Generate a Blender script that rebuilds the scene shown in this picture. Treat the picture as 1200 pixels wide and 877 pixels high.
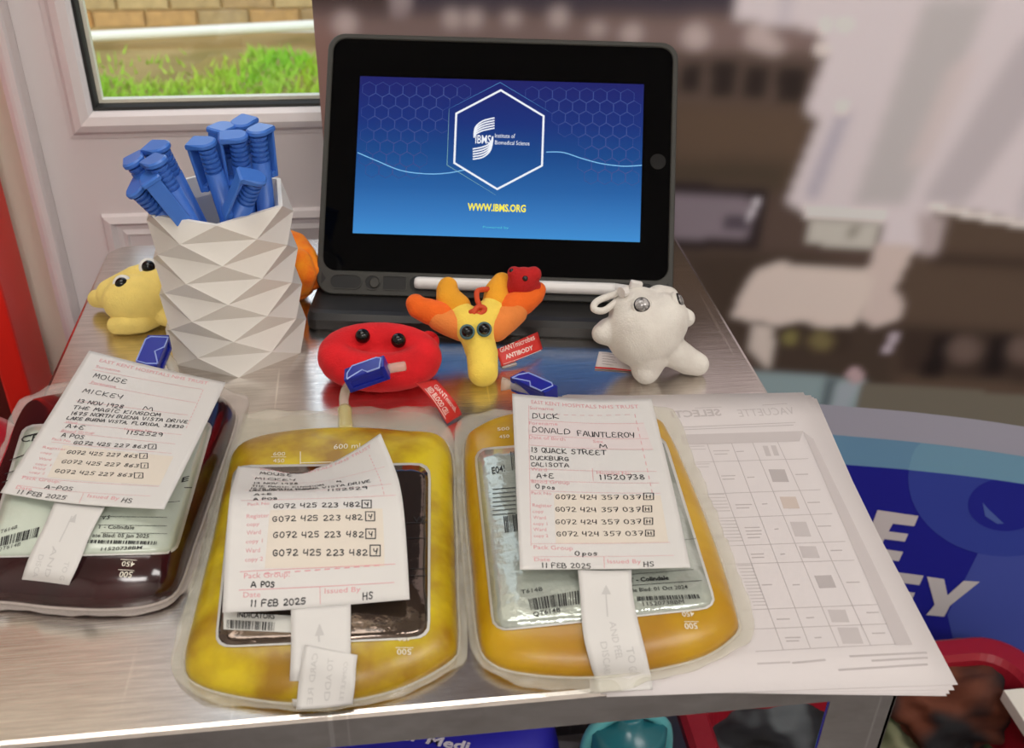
import bpy, bmesh, math, random
import numpy as np
from mathutils import Vector, Matrix

random.seed(7)
RNG = np.random.default_rng(11)
for _o in list(bpy.data.objects):
    bpy.data.objects.remove(_o)
scene = bpy.context.scene
COL = scene.collection

# ------------------------------------------------------------------ camera
CAM = np.array([-.0117, -.537, .3644])
FPX = 1216.8
def _rot(rx, rz, roll):
    cx, sx, cz, sz, cr, sr = math.cos(rx), math.sin(rx), math.cos(rz), math.sin(rz), math.cos(roll), math.sin(roll)
    return (np.array([[cz, -sz, 0], [sz, cz, 0], [0, 0, 1]]) @ np.array([[1, 0, 0], [0, cx, -sx], [0, sx, cx]])
            @ np.array([[cr, -sr, 0], [sr, cr, 0], [0, 0, 1]]))
ROT = _rot(.9977, -.1383, .023)
cam_data = bpy.data.cameras.new('camera')
cam = bpy.data.objects.new('camera', cam_data)
COL.objects.link(cam)
_m = Matrix([list(r) for r in ROT]).to_4x4()
_m.translation = Vector(CAM)
cam.matrix_world = _m
cam_data.sensor_width = 36
cam_data.sensor_fit = 'HORIZONTAL'
cam_data.lens = FPX / 1200 * 36
cam_data.clip_start = .01
cam_data.dof.use_dof = True
cam_data.dof.focus_distance = .61
cam_data.dof.aperture_fstop = 14
scene.camera = cam

# ------------------------------------------------------------------ sky, sun, ceiling light, exposure
world = bpy.data.worlds.new('World')
scene.world = world
world.use_nodes = True
_n = world.node_tree.nodes
_bg = _n['Background']
_sky = _n.new('ShaderNodeTexSky')
_sky.sky_type = 'NISHITA'
_sky.sun_disc = False
_sky.sun_elevation = math.radians(38)
_sky.sun_rotation = math.radians(200)
_ov = _n.new('ShaderNodeMixRGB')                      # thin overcast veil over the clear sky
_ov.inputs[0].default_value = .75
_ov.inputs[2].default_value = (1.35, 1.32, 1.25, 1)
world.node_tree.links.new(_sky.outputs[0], _ov.inputs[1])
world.node_tree.links.new(_ov.outputs[0], _bg.inputs[0])
_bg.inputs[1].default_value = .85
def area(name, loc, sx, sy, watts, color, rot=(0, 0, 0)):
    d = bpy.data.lights.new(name, 'AREA')
    d.shape = 'RECTANGLE'; d.size = sx; d.size_y = sy; d.energy = watts; d.color = color
    o = bpy.data.objects.new(name, d); COL.objects.link(o)
    o.location = loc; o.rotation_euler = rot
    return o
CEIL = 1.75
LAMPS = [(-.25, -.02), (-.12, -2.08), (1.38, -1.30)]
for _i, (_x, _y) in enumerate(LAMPS):
    area('ceiling_lamp_light', (_x, _y, CEIL - .03), 1.15, .55, (3.6, 19, 15)[_i], (1, .96, .935))
_vs = scene.view_settings
_vs.view_transform = 'Standard'
_vs.look = 'None'
_vs.exposure = 0.0
_vs.gamma = 1.0
_vs.use_curve_mapping = False

# ------------------------------------------------------------------ helpers
def ray(x, y):
    return ROT @ np.array([(x - 600) / FPX, -(y - 438.5) / FPX, -1.0])
def at_z(x, y, z=0.0):
    """point of the level plane at height z seen at photo pixel x, y"""
    d = ray(x, y)
    return CAM + d * (z - CAM[2]) / d[2]
def at_y(x, y, yy):
    d = ray(x, y)
    return CAM + d * (yy - CAM[1]) / d[1]
def lin(c):
    return tuple((v / 255 / 12.92) if v / 255 <= .04045 else ((v / 255 + .055) / 1.055) ** 2.4 for v in c)

MATS = {}
def mat(name, rgb, rough=.5, metal=0., bump=0., bscale=200., noise=0., nscale=20., nrgb=None, **kw):
    """principled material; optional noise colour variation and fine bump. rgb in 0-255 sRGB"""
    if name in MATS:
        return MATS[name]
    m = bpy.data.materials.new(name)
    m.use_nodes = True
    nt = m.node_tree
    b = nt.nodes['Principled BSDF']
    col = lin(rgb) + (1,)
    b.inputs['Base Color'].default_value = col
    b.inputs['Roughness'].default_value = rough
    b.inputs['Metallic'].default_value = metal
    for k, v in kw.items():
        b.inputs[k.replace('_', ' ')].default_value = v
    tc = nt.nodes.new('ShaderNodeTexCoord')
    if noise > 0:
        nz = nt.nodes.new('ShaderNodeTexNoise'); nz.inputs['Scale'].default_value = nscale; nz.inputs['Detail'].default_value = 4
        nt.links.new(tc.outputs['Object'], nz.inputs['Vector'])
        rp = nt.nodes.new('ShaderNodeValToRGB')
        c2 = lin(nrgb) if nrgb else tuple(v * (1 - noise) for v in col[:3])
        rp.color_ramp.elements[0].position = .35; rp.color_ramp.elements[1].position = .65
        rp.color_ramp.elements[0].color = tuple(c2) + (1,)
        rp.color_ramp.elements[1].color = col
        nt.links.new(nz.outputs['Fac'], rp.inputs['Fac'])
        nt.links.new(rp.outputs['Color'], b.inputs['Base Color'])
    if bump > 0:
        nb = nt.nodes.new('ShaderNodeTexNoise'); nb.inputs['Scale'].default_value = bscale; nb.inputs['Detail'].default_value = 3
        nt.links.new(tc.outputs['Object'], nb.inputs['Vector'])
        bp = nt.nodes.new('ShaderNodeBump'); bp.inputs['Strength'].default_value = bump; bp.inputs['Distance'].default_value = .001
        nt.links.new(nb.outputs['Fac'], bp.inputs['Height'])
        nt.links.new(bp.outputs['Normal'], b.inputs['Normal'])
    MATS[name] = m
    return m
def film(name, rgb, opacity, rough=.12, bump=.3, bscale=60.):
    """clear or milky plastic film: part see-through, part glossy"""
    if name in MATS:
        return MATS[name]
    m = mat(name, rgb, rough, bump=bump, bscale=bscale)
    nt = m.node_tree
    b = nt.nodes['Principled BSDF']; out = nt.nodes['Material Output']
    tr = nt.nodes.new('ShaderNodeBsdfTransparent'); tr.inputs[0].default_value = (.98, .98, .97, 1)
    mx = nt.nodes.new('ShaderNodeMixShader'); mx.inputs[0].default_value = opacity
    nt.links.new(tr.outputs[0], mx.inputs[1]); nt.links.new(b.outputs[0], mx.inputs[2])
    nt.links.new(mx.outputs[0], out.inputs[0])
    return m
def glow(name, rgb, strength=1.):
    if name in MATS:
        return MATS[name]
    m = bpy.data.materials.new(name); m.use_nodes = True
    b = m.node_tree.nodes['Principled BSDF']
    b.inputs['Base Color'].default_value = (0, 0, 0, 1)
    b.inputs['Roughness'].default_value = .3
    b.inputs['Emission Color'].default_value = lin(rgb) + (1,)
    b.inputs['Emission Strength'].default_value = strength
    MATS[name] = m
    return m

def link(name, me, material, parent=None, smooth=False, local=False):
    if material is not None:
        me.materials.clear(); me.materials.append(material)
    if smooth:
        me.polygons.foreach_set('use_smooth', [True] * len(me.polygons))
    o = bpy.data.objects.new(name, me)
    COL.objects.link(o)
    if parent is not None:
        o.parent = parent
        if not local and parent.type == 'EMPTY':
            o.matrix_parent_inverse = Matrix.Translation(-parent.location)
    return o
def mesh(name, V, F, material, parent=None, smooth=False, local=False):
    me = bpy.data.meshes.new(name)
    me.from_pydata([tuple(map(float, v)) for v in V], [], [tuple(map(int, f)) for f in F])
    me.update()
    return link(name, me, material, parent, smooth, local)
def thing(name, label, cat, loc=(0, 0, 0), group=None):
    o = bpy.data.objects.new(name, None); COL.objects.link(o)
    o.empty_display_size = .02
    o.location = loc
    tag(o, label, cat, group)
    return o
def tag(o, label=None, cat=None, group=None, kind=None):
    if label: o['label'] = label
    if cat: o['category'] = cat
    if group: o['group'] = group
    if kind: o['kind'] = kind
    return o
class MB:
    """collects simple shapes into one mesh"""
    def __init__(s): s.V = []; s.F = []
    def add(s, V, F):
        n = len(s.V); s.V += [tuple(map(float, v)) for v in V]; s.F += [tuple(int(i) + n for i in f) for f in F]; return s
    def box(s, lo, hi, M=None, bev=0.):
        x0, y0, z0 = lo; x1, y1, z1 = hi
        if bev > 0:
            bm = bmesh.new(); bmesh.ops.create_cube(bm, size=1)
            for v in bm.verts:
                v.co = Vector(((x0 + x1) / 2 + v.co.x * (x1 - x0), (y0 + y1) / 2 + v.co.y * (y1 - y0), (z0 + z1) / 2 + v.co.z * (z1 - z0)))
            bmesh.ops.bevel(bm, geom=bm.edges[:], offset=bev, segments=2, profile=.6, affect='EDGES')
            V = [tuple(v.co) for v in bm.verts]; F = [[v.index for v in f.verts] for f in bm.faces]; bm.free()
        else:
            V = [(x0, y0, z0), (x1, y0, z0), (x1, y1, z0), (x0, y1, z0), (x0, y0, z1), (x1, y0, z1), (x1, y1, z1), (x0, y1, z1)]
            F = [(0, 3, 2, 1), (4, 5, 6, 7), (0, 1, 5, 4), (1, 2, 6, 5), (2, 3, 7, 6), (3, 0, 4, 7)]
        if M is not None: V = [tuple(M @ Vector(v)) for v in V]
        return s.add(V, F)
    def tube(s, pts, r, seg=10, cap=True):
        V, F = tube_geo(pts, r, seg, cap); return s.add(V, F)
    def build(s, name, material, parent=None, smooth=False, local=False):
        return mesh(name, s.V, s.F, material, parent, smooth, local)
def tube_geo(pts, r, seg=10, cap=True):
    P = [Vector(p) for p in pts]; n = len(P)
    R = r if hasattr(r, '__len__') else [r] * n
    V, F = [], []
    up = Vector((.13, .2, .97)).normalized()
    for i, p in enumerate(P):
        t = (P[min(i + 1, n - 1)] - P[max(i - 1, 0)]).normalized()
        a = t.cross(up)
        if a.length < 1e-3: a = t.cross(Vector((1, 0, 0)))
        a.normalize(); b = a.cross(t).normalized(); up = b
        for k in range(seg):
            w = 2 * math.pi * k / seg
            V.append(tuple(p + (a * math.cos(w) + b * math.sin(w)) * R[i]))
    for i in range(n - 1):
        for k in range(seg):
            F.append((i * seg + k, i * seg + (k + 1) % seg, (i + 1) * seg + (k + 1) % seg, (i + 1) * seg + k))
    if cap:
        F.append(tuple(range(seg - 1, -1, -1))); F.append(tuple((n - 1) * seg + k for k in range(seg)))
    return V, F
def smooth_path(pts, n=8):
    """Catmull-Rom through the points"""
    P = [np.array(p, float) for p in pts]; out = []
    for i in range(len(P) - 1):
        a, b, c, d = P[max(i - 1, 0)], P[i], P[i + 1], P[min(i + 2, len(P) - 1)]
        for k in range(n):
            t = k / n
            out.append(.5 * (2 * b + (c - a) * t + (2 * a - 5 * b + 4 * c - d) * t * t + (3 * b - a - 3 * c + d) * t ** 3))
    out.append(P[-1]); return out
def closed_path(pts, n=8):
    P = [np.array(p, float) for p in pts]; m = len(P); out = []
    for i in range(m):
        a, b, c, d = P[i - 1], P[i], P[(i + 1) % m], P[(i + 2) % m]
        for k in range(n):
            t = k / n
            out.append(.5 * (2 * b + (c - a) * t + (2 * a - 5 * b + 4 * c - d) * t * t + (3 * b - a - 3 * c + d) * t ** 3))
    return np.array(out)
def loft(loops, cap0=True, cap1=True):
    n = len(loops[0]); V = [v for l in loops for v in l]; F = []
    for i in range(len(loops) - 1):
        for k in range(n):
            F.append((i * n + k, i * n + (k + 1) % n, (i + 1) * n + (k + 1) % n, (i + 1) * n + k))
    if cap0: F.append(tuple(range(n - 1, -1, -1)))
    if cap1: F.append(tuple((len(loops) - 1) * n + k for k in range(n)))
    return V, F
def rrect(hw, hh, r, seg=6, cx=0., cy=0.):
    out = []
    for (sx, sy, a0) in ((1, 1, 0), (-1, 1, 90), (-1, -1, 180), (1, -1, 270)):
        for k in range(seg + 1):
            a = math.radians(a0 + 90 * k / seg)
            out.append((cx + sx * (hw - r) + r * math.cos(a), cy + sy * (hh - r) + r * math.sin(a)))
    return out
def baked(name, V, F, mods, material, parent=None, smooth=True):
    """mesh with modifiers applied through the depsgraph"""
    me = bpy.data.meshes.new('raw')
    me.from_pydata([tuple(map(float, v)) for v in V], [], F); me.update()
    o = bpy.data.objects.new('raw', me); COL.objects.link(o)
    for t, kw in mods:
        md = o.modifiers.new(t, t)
        for k, v in kw.items(): setattr(md, k, v)
    dg = bpy.context.evaluated_depsgraph_get(); dg.update()
    res = bpy.data.meshes.new_from_object(o.evaluated_get(dg))
    res.name = name
    bpy.data.objects.remove(o); bpy.data.meshes.remove(me)
    if material is None and name is None: return res
    return link(name, res, material, parent, smooth)
_ico = None
def ico():
    global _ico
    if _ico is None:
        bm = bmesh.new(); bmesh.ops.create_icosphere(bm, subdivisions=3, radius=1)
        bm.verts.ensure_lookup_table()
        _ico = (np.array([v.co for v in bm.verts]), [tuple(v.index for v in f.verts) for f in bm.faces]); bm.free()
    return _ico
def ball(c, r, M=None):
    V, F = ico()
    W = V * (np.array(r) if hasattr(r, '__len__') else r)
    if M is not None: W = W @ np.array(M.to_3x3()).T
    return W + np.array(c), F
def plush_geo(els):
    """els: ('b', centre, radii, rotation or None) or ('c', [(point, radius), ...]) chains"""
    mb = MB()
    for e in els:
        if e[0] == 'b':
            mb.add(*ball(e[1], e[2], e[3] if len(e) > 3 else None))
        else:
            ch = e[1]
            for (p, r), (q, s) in zip(ch[:-1], ch[1:]):
                p, q = np.array(p), np.array(q); n = max(2, int(np.linalg.norm(q - p) / (min(r, s) * .35)))
                for k in range(n + 1):
                    t = k / n; mb.add(*ball(p + (q - p) * t, r + (s - r) * t))
    return mb
def plush(name, els, material, parent, voxel=.0011, it=6):
    mb = plush_geo(els)
    return baked(name, mb.V, mb.F, [('REMESH', dict(mode='VOXEL', voxel_size=voxel)), ('SMOOTH', dict(factor=.5, iterations=it))], material, parent)
def lathe(name, prof, material, parent=None, seg=32, loc=(0, 0, 0), M=None, smooth=True, local=False):
    V, F = [], []
    for r, z in prof:
        for k in range(seg):
            a = 2 * math.pi * k / seg
            v = Vector((r * math.cos(a), r * math.sin(a), z))
            if M is not None: v = M @ v
            V.append(tuple(v + Vector(loc)))
    for i in range(len(prof) - 1):
        for k in range(seg):
            F.append((i * seg + k, i * seg + (k + 1) % seg, (i + 1) * seg + (k + 1) % seg, (i + 1) * seg + k))
    F.append(tuple(range(seg - 1, -1, -1))); F.append(tuple((len(prof) - 1) * seg + k for k in range(seg)))
    return mesh(name, V, F, material, parent, smooth, local)

# ---- flat text geometry --------------------------------------------------
_tc = {}
def type_geo(s, bold=0.):
    """printed text as triangles: verts (x, y) with the cap height about .72 and the run starting at x = 0; returns V, F, width"""
    if (s, bold) in _tc: return _tc[(s, bold)]
    cu = bpy.data.curves.new('type', 'FONT'); cu.body = s; cu.size = 1; cu.resolution_u = 2; cu.offset = bold
    cu.dimensions = '2D'; cu.fill_mode = 'BOTH'
    o = bpy.data.objects.new('type', cu); COL.objects.link(o)
    dg = bpy.context.evaluated_depsgraph_get(); dg.update()
    me = bpy.data.meshes.new_from_object(o.evaluated_get(dg))
    V = np.array([v.co[:2] for v in me.vertices]) if len(me.vertices) else np.zeros((0, 2))
    F = [tuple(p.vertices) for p in me.polygons]
    bpy.data.objects.remove(o); bpy.data.curves.remove(cu); bpy.data.meshes.remove(me)
    if len(V): V = V - np.array([V[:, 0].min(), 0])
    w = float(V[:, 0].max()) if len(V) else 1.
    _tc[(s, bold)] = (V, F, w)
    return V, F, w
_G = {
 'A': '0,0 2,6 4,0|.8,2 3.3,2', 'B': '0,0 .2,6 2.5,6 3.3,5 2.5,3.4 .2,3.2|2.5,3.4 3.7,2 2.8,.2 0,0', 'C': '3.7,5 2.2,6 .7,5 .2,3 .6,1 2,0 3.8,.8',
 'D': '0,0 .2,6 2.4,5.6 3.8,3.4 3,1 0,0', 'E': '3.6,5.4 2,6 .6,4.9 1.2,3.3 2.6,3.1|1.2,3.3 .2,2 .8,.4 2.2,0 3.8,.6', 'F': '.2,0 .3,6 3.8,6|.3,3.2 3,3.3',
 'G': '3.4,5.2 2.2,6 .7,5 .2,2.8 .9,.6 2.4,.2 3.3,1.4 3.4,2.9 1.9,2.7', 'H': '0,0 .2,6|3.6,0 3.8,6|.2,3 3.7,3.2', 'I': '1,0 1,6', 'J': '3,6 3,1.4 2,0 .6,.6',
 'K': '.2,0 .3,6|3.6,6 .4,2.8 3.8,0', 'L': '.3,6 .2,.2 3.6,.2', 'M': '0,0 .7,6 2,2 3.5,6 4.2,0', 'N': '0,0 .4,6 3.4,0 3.9,6', 'O': '2,6 .5,5 .2,2.6 1.4,.2 3.2,.6 4,3 3.4,5.4 2,6',
 'P': '.2,0 .4,6 2.8,6 3.6,4.6 2.6,3 .4,2.8', 'Q': '2,6 .5,5 .2,2.6 1.4,.2 3.2,.6 4,3 3.4,5.4 2,6|2.4,1.6 4.2,-.6', 'R': '.2,0 .4,6 2.8,6 3.4,4.6 2.4,3.2 .4,3|2,3.2 4,0',
 'S': '3.6,5.2 2,6 .7,5 1.4,3.5 3,2.6 3.4,1.2 2.2,0 .3,.7', 'T': '0,5.8 4.2,6|2.1,6 1.9,0', 'U': '.2,6 .3,2 1.6,.1 3.2,.8 3.7,6|3.7,6 3.8,0', 'V': '.1,6 1.8,0 3.9,6',
 'W': '0,6 .9,0 2.1,4 3.2,0 4.4,6', 'X': '.2,6 3.8,0|3.8,6 .2,0', 'Y': '.2,6 .8,3.4 2.6,3 3.6,6|3.6,6 2.6,0', 'Z': '.2,6 3.8,6 .2,0 3.9,0',
 '0': '2,6 .6,4.8 .4,1.6 2,0 3.4,1.4 3.5,4.6 2,6', '1': '1,5 1.4,6 1.3,0', '2': '.4,5 1.8,6 3.2,5 2.8,3 .3,.2 3.9,.2', '3': '.4,5.6 2.2,6 3.2,4.8 1.6,3.2 3.4,2 2.4,.2 .3,.4',
 '4': '.6,6 .2,3 1,2.4 3.4,3|3.4,6 3.2,0', '5': '3.6,6 .9,6 .6,3.4 2.6,3.6 3.4,2 2.4,.2 .3,.4', '6': '3,6 1,4 .3,1.8 1.6,0 3.2,1 2.6,2.8 .5,2', '7': '.3,5.8 3.8,6 1.8,0|1.2,3 3.4,3.2',
 '8': '2,3.2 .6,4.6 2,6 3.3,4.8 2,3.2 .4,1.4 2,0 3.5,1.4 2,3.2', '9': '3.4,5 1.8,6 .5,4.6 1.6,3 3.4,4.4 3.2,0', '+': '.4,3 3.6,3|2,5 2,1', '-': '.6,3 3,3', ',': '1,.6 .6,-1',
 'p': '.4,4 .2,-2|.4,3 2,4 3.2,2.6 2,.6 .4,1', 'o': '1.8,4 .4,2.6 1.2,.2 3,.8 3,3 1.8,4', 's': '3,3.6 1.2,4 .8,2.6 2.8,1.4 1.8,0 .2,.5', ' ': ''}
def pen_strokes(s):
    """handwritten capitals as strokes; width of the run and list of polylines, cap height 1"""
    x = 0; out = []
    for ch in s:
        g = _G.get(ch, _G['-'])
        dx, dy, sl = random.uniform(-.15, .15), random.uniform(-.3, .3), random.uniform(-.05, .1)
        for st in (g.split('|') if g else []):
            pl = [tuple(map(float, q.split(','))) for q in st.split(' ')]
            pts = [(x + dx + a + sl * b + random.uniform(-.14, .14), b + dy + random.uniform(-.14, .14), 0) for a, b in pl]
            sm = smooth_path(pts, 4) if len(pts) > 2 else pts
            out.append([(p[0] / 6, p[1] / 6) for p in sm])
        x += 3.2 if ch in ' ' else (3.4 if ch in 'I1,' else 5.1)
    return out, x / 6

# ---- sheets: surfaces through a control net -----------------------------
def _spl(kn, Y, t):
    """natural cubic spline through Y (k x d) at knots kn, evaluated at t"""
    kn = np.array(kn, float); Y = np.array(Y, float); n = len(kn)
    if n == 2:
        w = ((t - kn[0]) / (kn[1] - kn[0]))[:, None]; return Y[0] * (1 - w) + Y[1] * w
    h = np.diff(kn); A = np.zeros((n, n)); B = np.zeros((n, Y.shape[1])); A[0, 0] = A[-1, -1] = 1
    for i in range(1, n - 1):
        A[i, i - 1], A[i, i], A[i, i + 1] = h[i - 1], 2 * (h[i - 1] + h[i]), h[i]
        B[i] = 6 * ((Y[i + 1] - Y[i]) / h[i] - (Y[i] - Y[i - 1]) / h[i - 1])
    M = np.linalg.solve(A, B)
    i = np.clip(np.searchsorted(kn, t) - 1, 0, n - 2); d = (t - kn[i])[:, None]; H = h[i][:, None]
    return (Y[i] + d * ((Y[i + 1] - Y[i]) / H - H * (2 * M[i] + M[i + 1]) / 6) + d ** 2 * M[i] / 2 + d ** 3 * (M[i + 1] - M[i]) / (6 * H))
class Sheet:
    """net: rows (top to bottom) of (pixel x, pixel y, height); the surface passes through those points in the room"""
    def __init__(s, net, uk=None, vk=None, crop=(0, 0, 1), world=None):
        nr, nc = len(net), len(net[0])
        s.uk = uk or list(np.linspace(0, 1, nc)); s.vk = vk or list(np.linspace(0, 1, nr))
        ox, oy, k = crop; s.crop = crop
        s.P = np.array([[at_z(ox + p[0] * k, oy + p[1] * k, p[2]) for p in r] for r in net]) if world is None else np.array(world)
        s.N = None
        n = 121
        U, V = np.meshgrid(np.linspace(0, 1, n), np.linspace(0, 1, n)); s._uv = np.stack([U.ravel(), V.ravel()], 1)
        X = s.pos(s._uv)
        s._px = s._proj(X)
    def pos(s, uv):
        uv = np.asarray(uv, float); rows = [_spl(s.uk, r, uv[:, 0]) for r in s.P]
        R = np.stack(rows, 1); out = np.empty((len(uv), 3))
        key = np.round(uv[:, 1], 6)
        # spline along v for each sample
        kn = np.array(s.vk)
        n = len(kn)
        if n == 2:
            w = ((uv[:, 1] - kn[0]) / (kn[1] - kn[0]))[:, None]; return R[:, 0] * (1 - w) + R[:, 1] * w
        h = np.diff(kn); A = np.zeros((n, n)); A[0, 0] = A[-1, -1] = 1
        B = np.zeros((n, n))
        for i in range(1, n - 1):
            A[i, i - 1], A[i, i], A[i, i + 1] = h[i - 1], 2 * (h[i - 1] + h[i]), h[i]
            B[i, i + 1] += 6 / h[i]; B[i, i] -= 6 / h[i] + 6 / h[i - 1]; B[i, i - 1] += 6 / h[i - 1]
        C = np.linalg.solve(A, B)
        M = np.einsum('ij,sjd->sid', C, R)
        t = uv[:, 1]; i = np.clip(np.searchsorted(kn, t) - 1, 0, n - 2); q = np.arange(len(t))
        d = (t - kn[i])[:, None]; H = h[i][:, None]
        return (R[q, i] + d * ((R[q, i + 1] - R[q, i]) / H - H * (2 * M[q, i] + M[q, i + 1]) / 6) + d ** 2 * M[q, i] / 2 + d ** 3 * (M[q, i + 1] - M[q, i]) / (6 * H))
    def nrm(s, uv):
        uv = np.asarray(uv, float); e = 1e-3
        a = s.pos(uv + [e, 0]) - s.pos(uv - [e, 0]); b = s.pos(uv + [0, e]) - s.pos(uv - [0, e])
        n = np.cross(b, a); n /= np.linalg.norm(n, axis=1)[:, None]
        n[n[:, 2] < 0] *= -1
        return n
    def uv(s, x, y):
        ox, oy, k = s.crop; p = np.array([ox + x * k, oy + y * k])
        t = s._uv[np.argmin(((s._px - p) ** 2).sum(1))].copy()
        for _ in range(4):                            # refine
            q = s._proj(s.pos([t, t + [1e-3, 0], t + [0, 1e-3]]))
            J = np.stack([q[1] - q[0], q[2] - q[0]], 1) / 1e-3
            t = t + np.clip(np.linalg.solve(J, p - q[0]), -.02, .02)
        return np.clip(t, -.03, 1.03)
    def _proj(s, X):
        d = (X - CAM) @ ROT
        return np.stack([600 + FPX * d[:, 0] / -d[:, 2], 438.5 - FPX * d[:, 1] / -d[:, 2]], 1)
    def lift(s, uv, e):
        uv = np.asarray(uv, float); return s.pos(uv) + s.nrm(uv) * e
    def dims(s):
        a = s.pos([[0, .5], [1, .5], [.5, 0], [.5, 1]]); return np.linalg.norm(a[1] - a[0]), np.linalg.norm(a[3] - a[2])
    def build(s, name, material, parent=None, nu=24, nv=36, th=.00025, outline=None, smooth=True, e=0.):
        U, V = np.meshgrid(np.linspace(0, 1, nu + 1), np.linspace(0, 1, nv + 1)); uv = np.stack([U.ravel(), V.ravel()], 1)
        if outline: uv = outline(uv)
        top = s.lift(uv, e); bot = s.lift(uv, e - th); n = len(uv)
        F = []
        for j in range(nv):
            for i in range(nu):
                a = j * (nu + 1) + i; q = (a, a + nu + 1, a + nu + 2, a + 1)
                F.append(q); F.append(tuple(k + n for k in q[::-1]))
        B = [i for i in range(nu)] + [nu + j * (nu + 1) for j in range(nv)] + [nv * (nu + 1) + nu - i for i in range(nu)] + [(nv - j) * (nu + 1) for j in range(nv)]
        for k in range(len(B)):
            a, b = B[k], B[(k + 1) % len(B)]; F.append((a, b, b + n, a + n))
        return mesh(name, list(top) + list(bot), F, material, parent, smooth)
class Ink:
    """flat marks on a Sheet, gathered into one mesh"""
    def __init__(s, sh, e=.00012): s.sh = sh; s.e = e; s.uv = []; s.F = []
    def _add(s, uv, F):
        n = len(s.uv); s.uv += [tuple(p) for p in uv]; s.F += [tuple(int(i) + n for i in f) for f in F]
    def _frame(s, p0, p1, h):
        a, b = s.sh.uv(*p0), s.sh.uv(*p1)
        c = s.sh.uv(p0[0], p0[1] - h); d = s.sh.uv(p0[0], p0[1] + h)
        dv = max(1e-4, abs(d[1] - c[1]) / 2)
        return a, b, dv
    def stroke(s, pl, w):
        """ribbon along uv points, w in metres"""
        W, H = s.sh.dims(); q = np.array(pl, float) * [W, H]
        if len(q) < 2: return
        t = np.gradient(q, axis=0); t /= (np.linalg.norm(t, axis=1)[:, None] + 1e-9); nn = np.stack([-t[:, 1], t[:, 0]], 1) * w / 2
        q[0] -= t[0] * w * .4; q[-1] += t[-1] * w * .4
        L, R = (q + nn) / [W, H], (q - nn) / [W, H]; n = len(q)
        s._add(list(L) + list(R), [(i, i + 1, n + i + 1, n + i) for i in range(n - 1)])
    def line(s, p0, p1, w=.0003, n=10, dash=False):
        a, b = s.sh.uv(*p0), s.sh.uv(*p1); T = np.linspace(0, 1, n + 1)
        if dash:
            for k in range(0, n, 2): s.stroke([a + (b - a) * T[k], a + (b - a) * T[k + 1]], w)
        else: s.stroke([a + (b - a) * t for t in T], w)
    def hand(s, txt, p0, p1, h, w=.00048):
        a, b, dv = s._frame(p0, p1, h * .84); st, tw = pen_strokes(txt)
        for pl in st:
            s.stroke([a + (b - a) * (x / tw) + np.array([0, -dv * y]) for x, y in pl], w)
    def type(s, txt, p0, p1, h, bold=0., mirror=False, flip=False):
        a, b, dv = s._frame(p0, p1, h); V, F, tw = type_geo(txt, bold)
        if not len(V): return
        x = V[:, 0] / tw
        if mirror: x = 1 - x
        y = V[:, 1] / .72
        if flip: x, y = 1 - x, 1 - y
        s._add(a + (b - a) * x[:, None] + np.stack([0 * y, -dv * y], 1), F)
    def type_box(s, txt, quad, bold=0.):
        """text filling a quad given as pixel corners bottom-left, bottom-right, top-right, top-left of the line"""
        Q = np.array([s.sh.uv(*p) for p in quad]); V, F, tw = type_geo(txt, bold)
        x, y = (V[:, 0] / tw)[:, None], (V[:, 1] / .72)[:, None]
        s._add((Q[0] * (1 - x) + Q[1] * x) * (1 - y) + (Q[3] * (1 - x) + Q[2] * x) * y, F)
    def quad(s, quad, n=10):
        Q = np.array([s.sh.uv(*p) for p in quad]); V = []; F = []
        for j in range(n + 1):
            for i in range(n + 1):
                x, y = i / n, j / n; V.append((Q[0] * (1 - x) + Q[1] * x) * (1 - y) + (Q[3] * (1 - x) + Q[2] * x) * y)
        for j in range(n):
            for i in range(n):
                a = j * (n + 1) + i; F.append((a, a + 1, a + n + 2, a + n + 1))
        s._add(V, F)
    def bars(s, quad, n, seed=1):
        """bar code inside the quad (corners in order)"""
        Q = np.array([s.sh.uv(*p) for p in quad]); r = random.Random(seed); x = 0.
        while x < 1:
            w = r.choice((.35, .35, .7, 1.05)) / n; x1 = min(1, x + w)
            f = lambda t, y: (Q[0] * (1 - t) + Q[1] * t) * (1 - y) + (Q[3] * (1 - t) + Q[2] * t) * y
            s._add([f(x, 0), f(x1, 0), f(x1, 1), f(x, 1)], [(0, 1, 2, 3)])
            x = x1 + r.choice((.3, .3, .6, .9)) / n
    def frame(s, x0, y0, x1, y1, w=.0005):
        pts = [(x0, y0), (x1, y0), (x1, y1), (x0, y1), (x0, y0)]
        for a, b in zip(pts[:-1], pts[1:]): s.line(a, b, w, 3)
    def build(s, name, material, parent, kind='stuff'):
        if not s.uv: return None
        o = mesh(name, s.sh.lift(np.array(s.uv), s.e), s.F, material, parent)
        if kind: o['kind'] = kind
        return o

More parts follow.
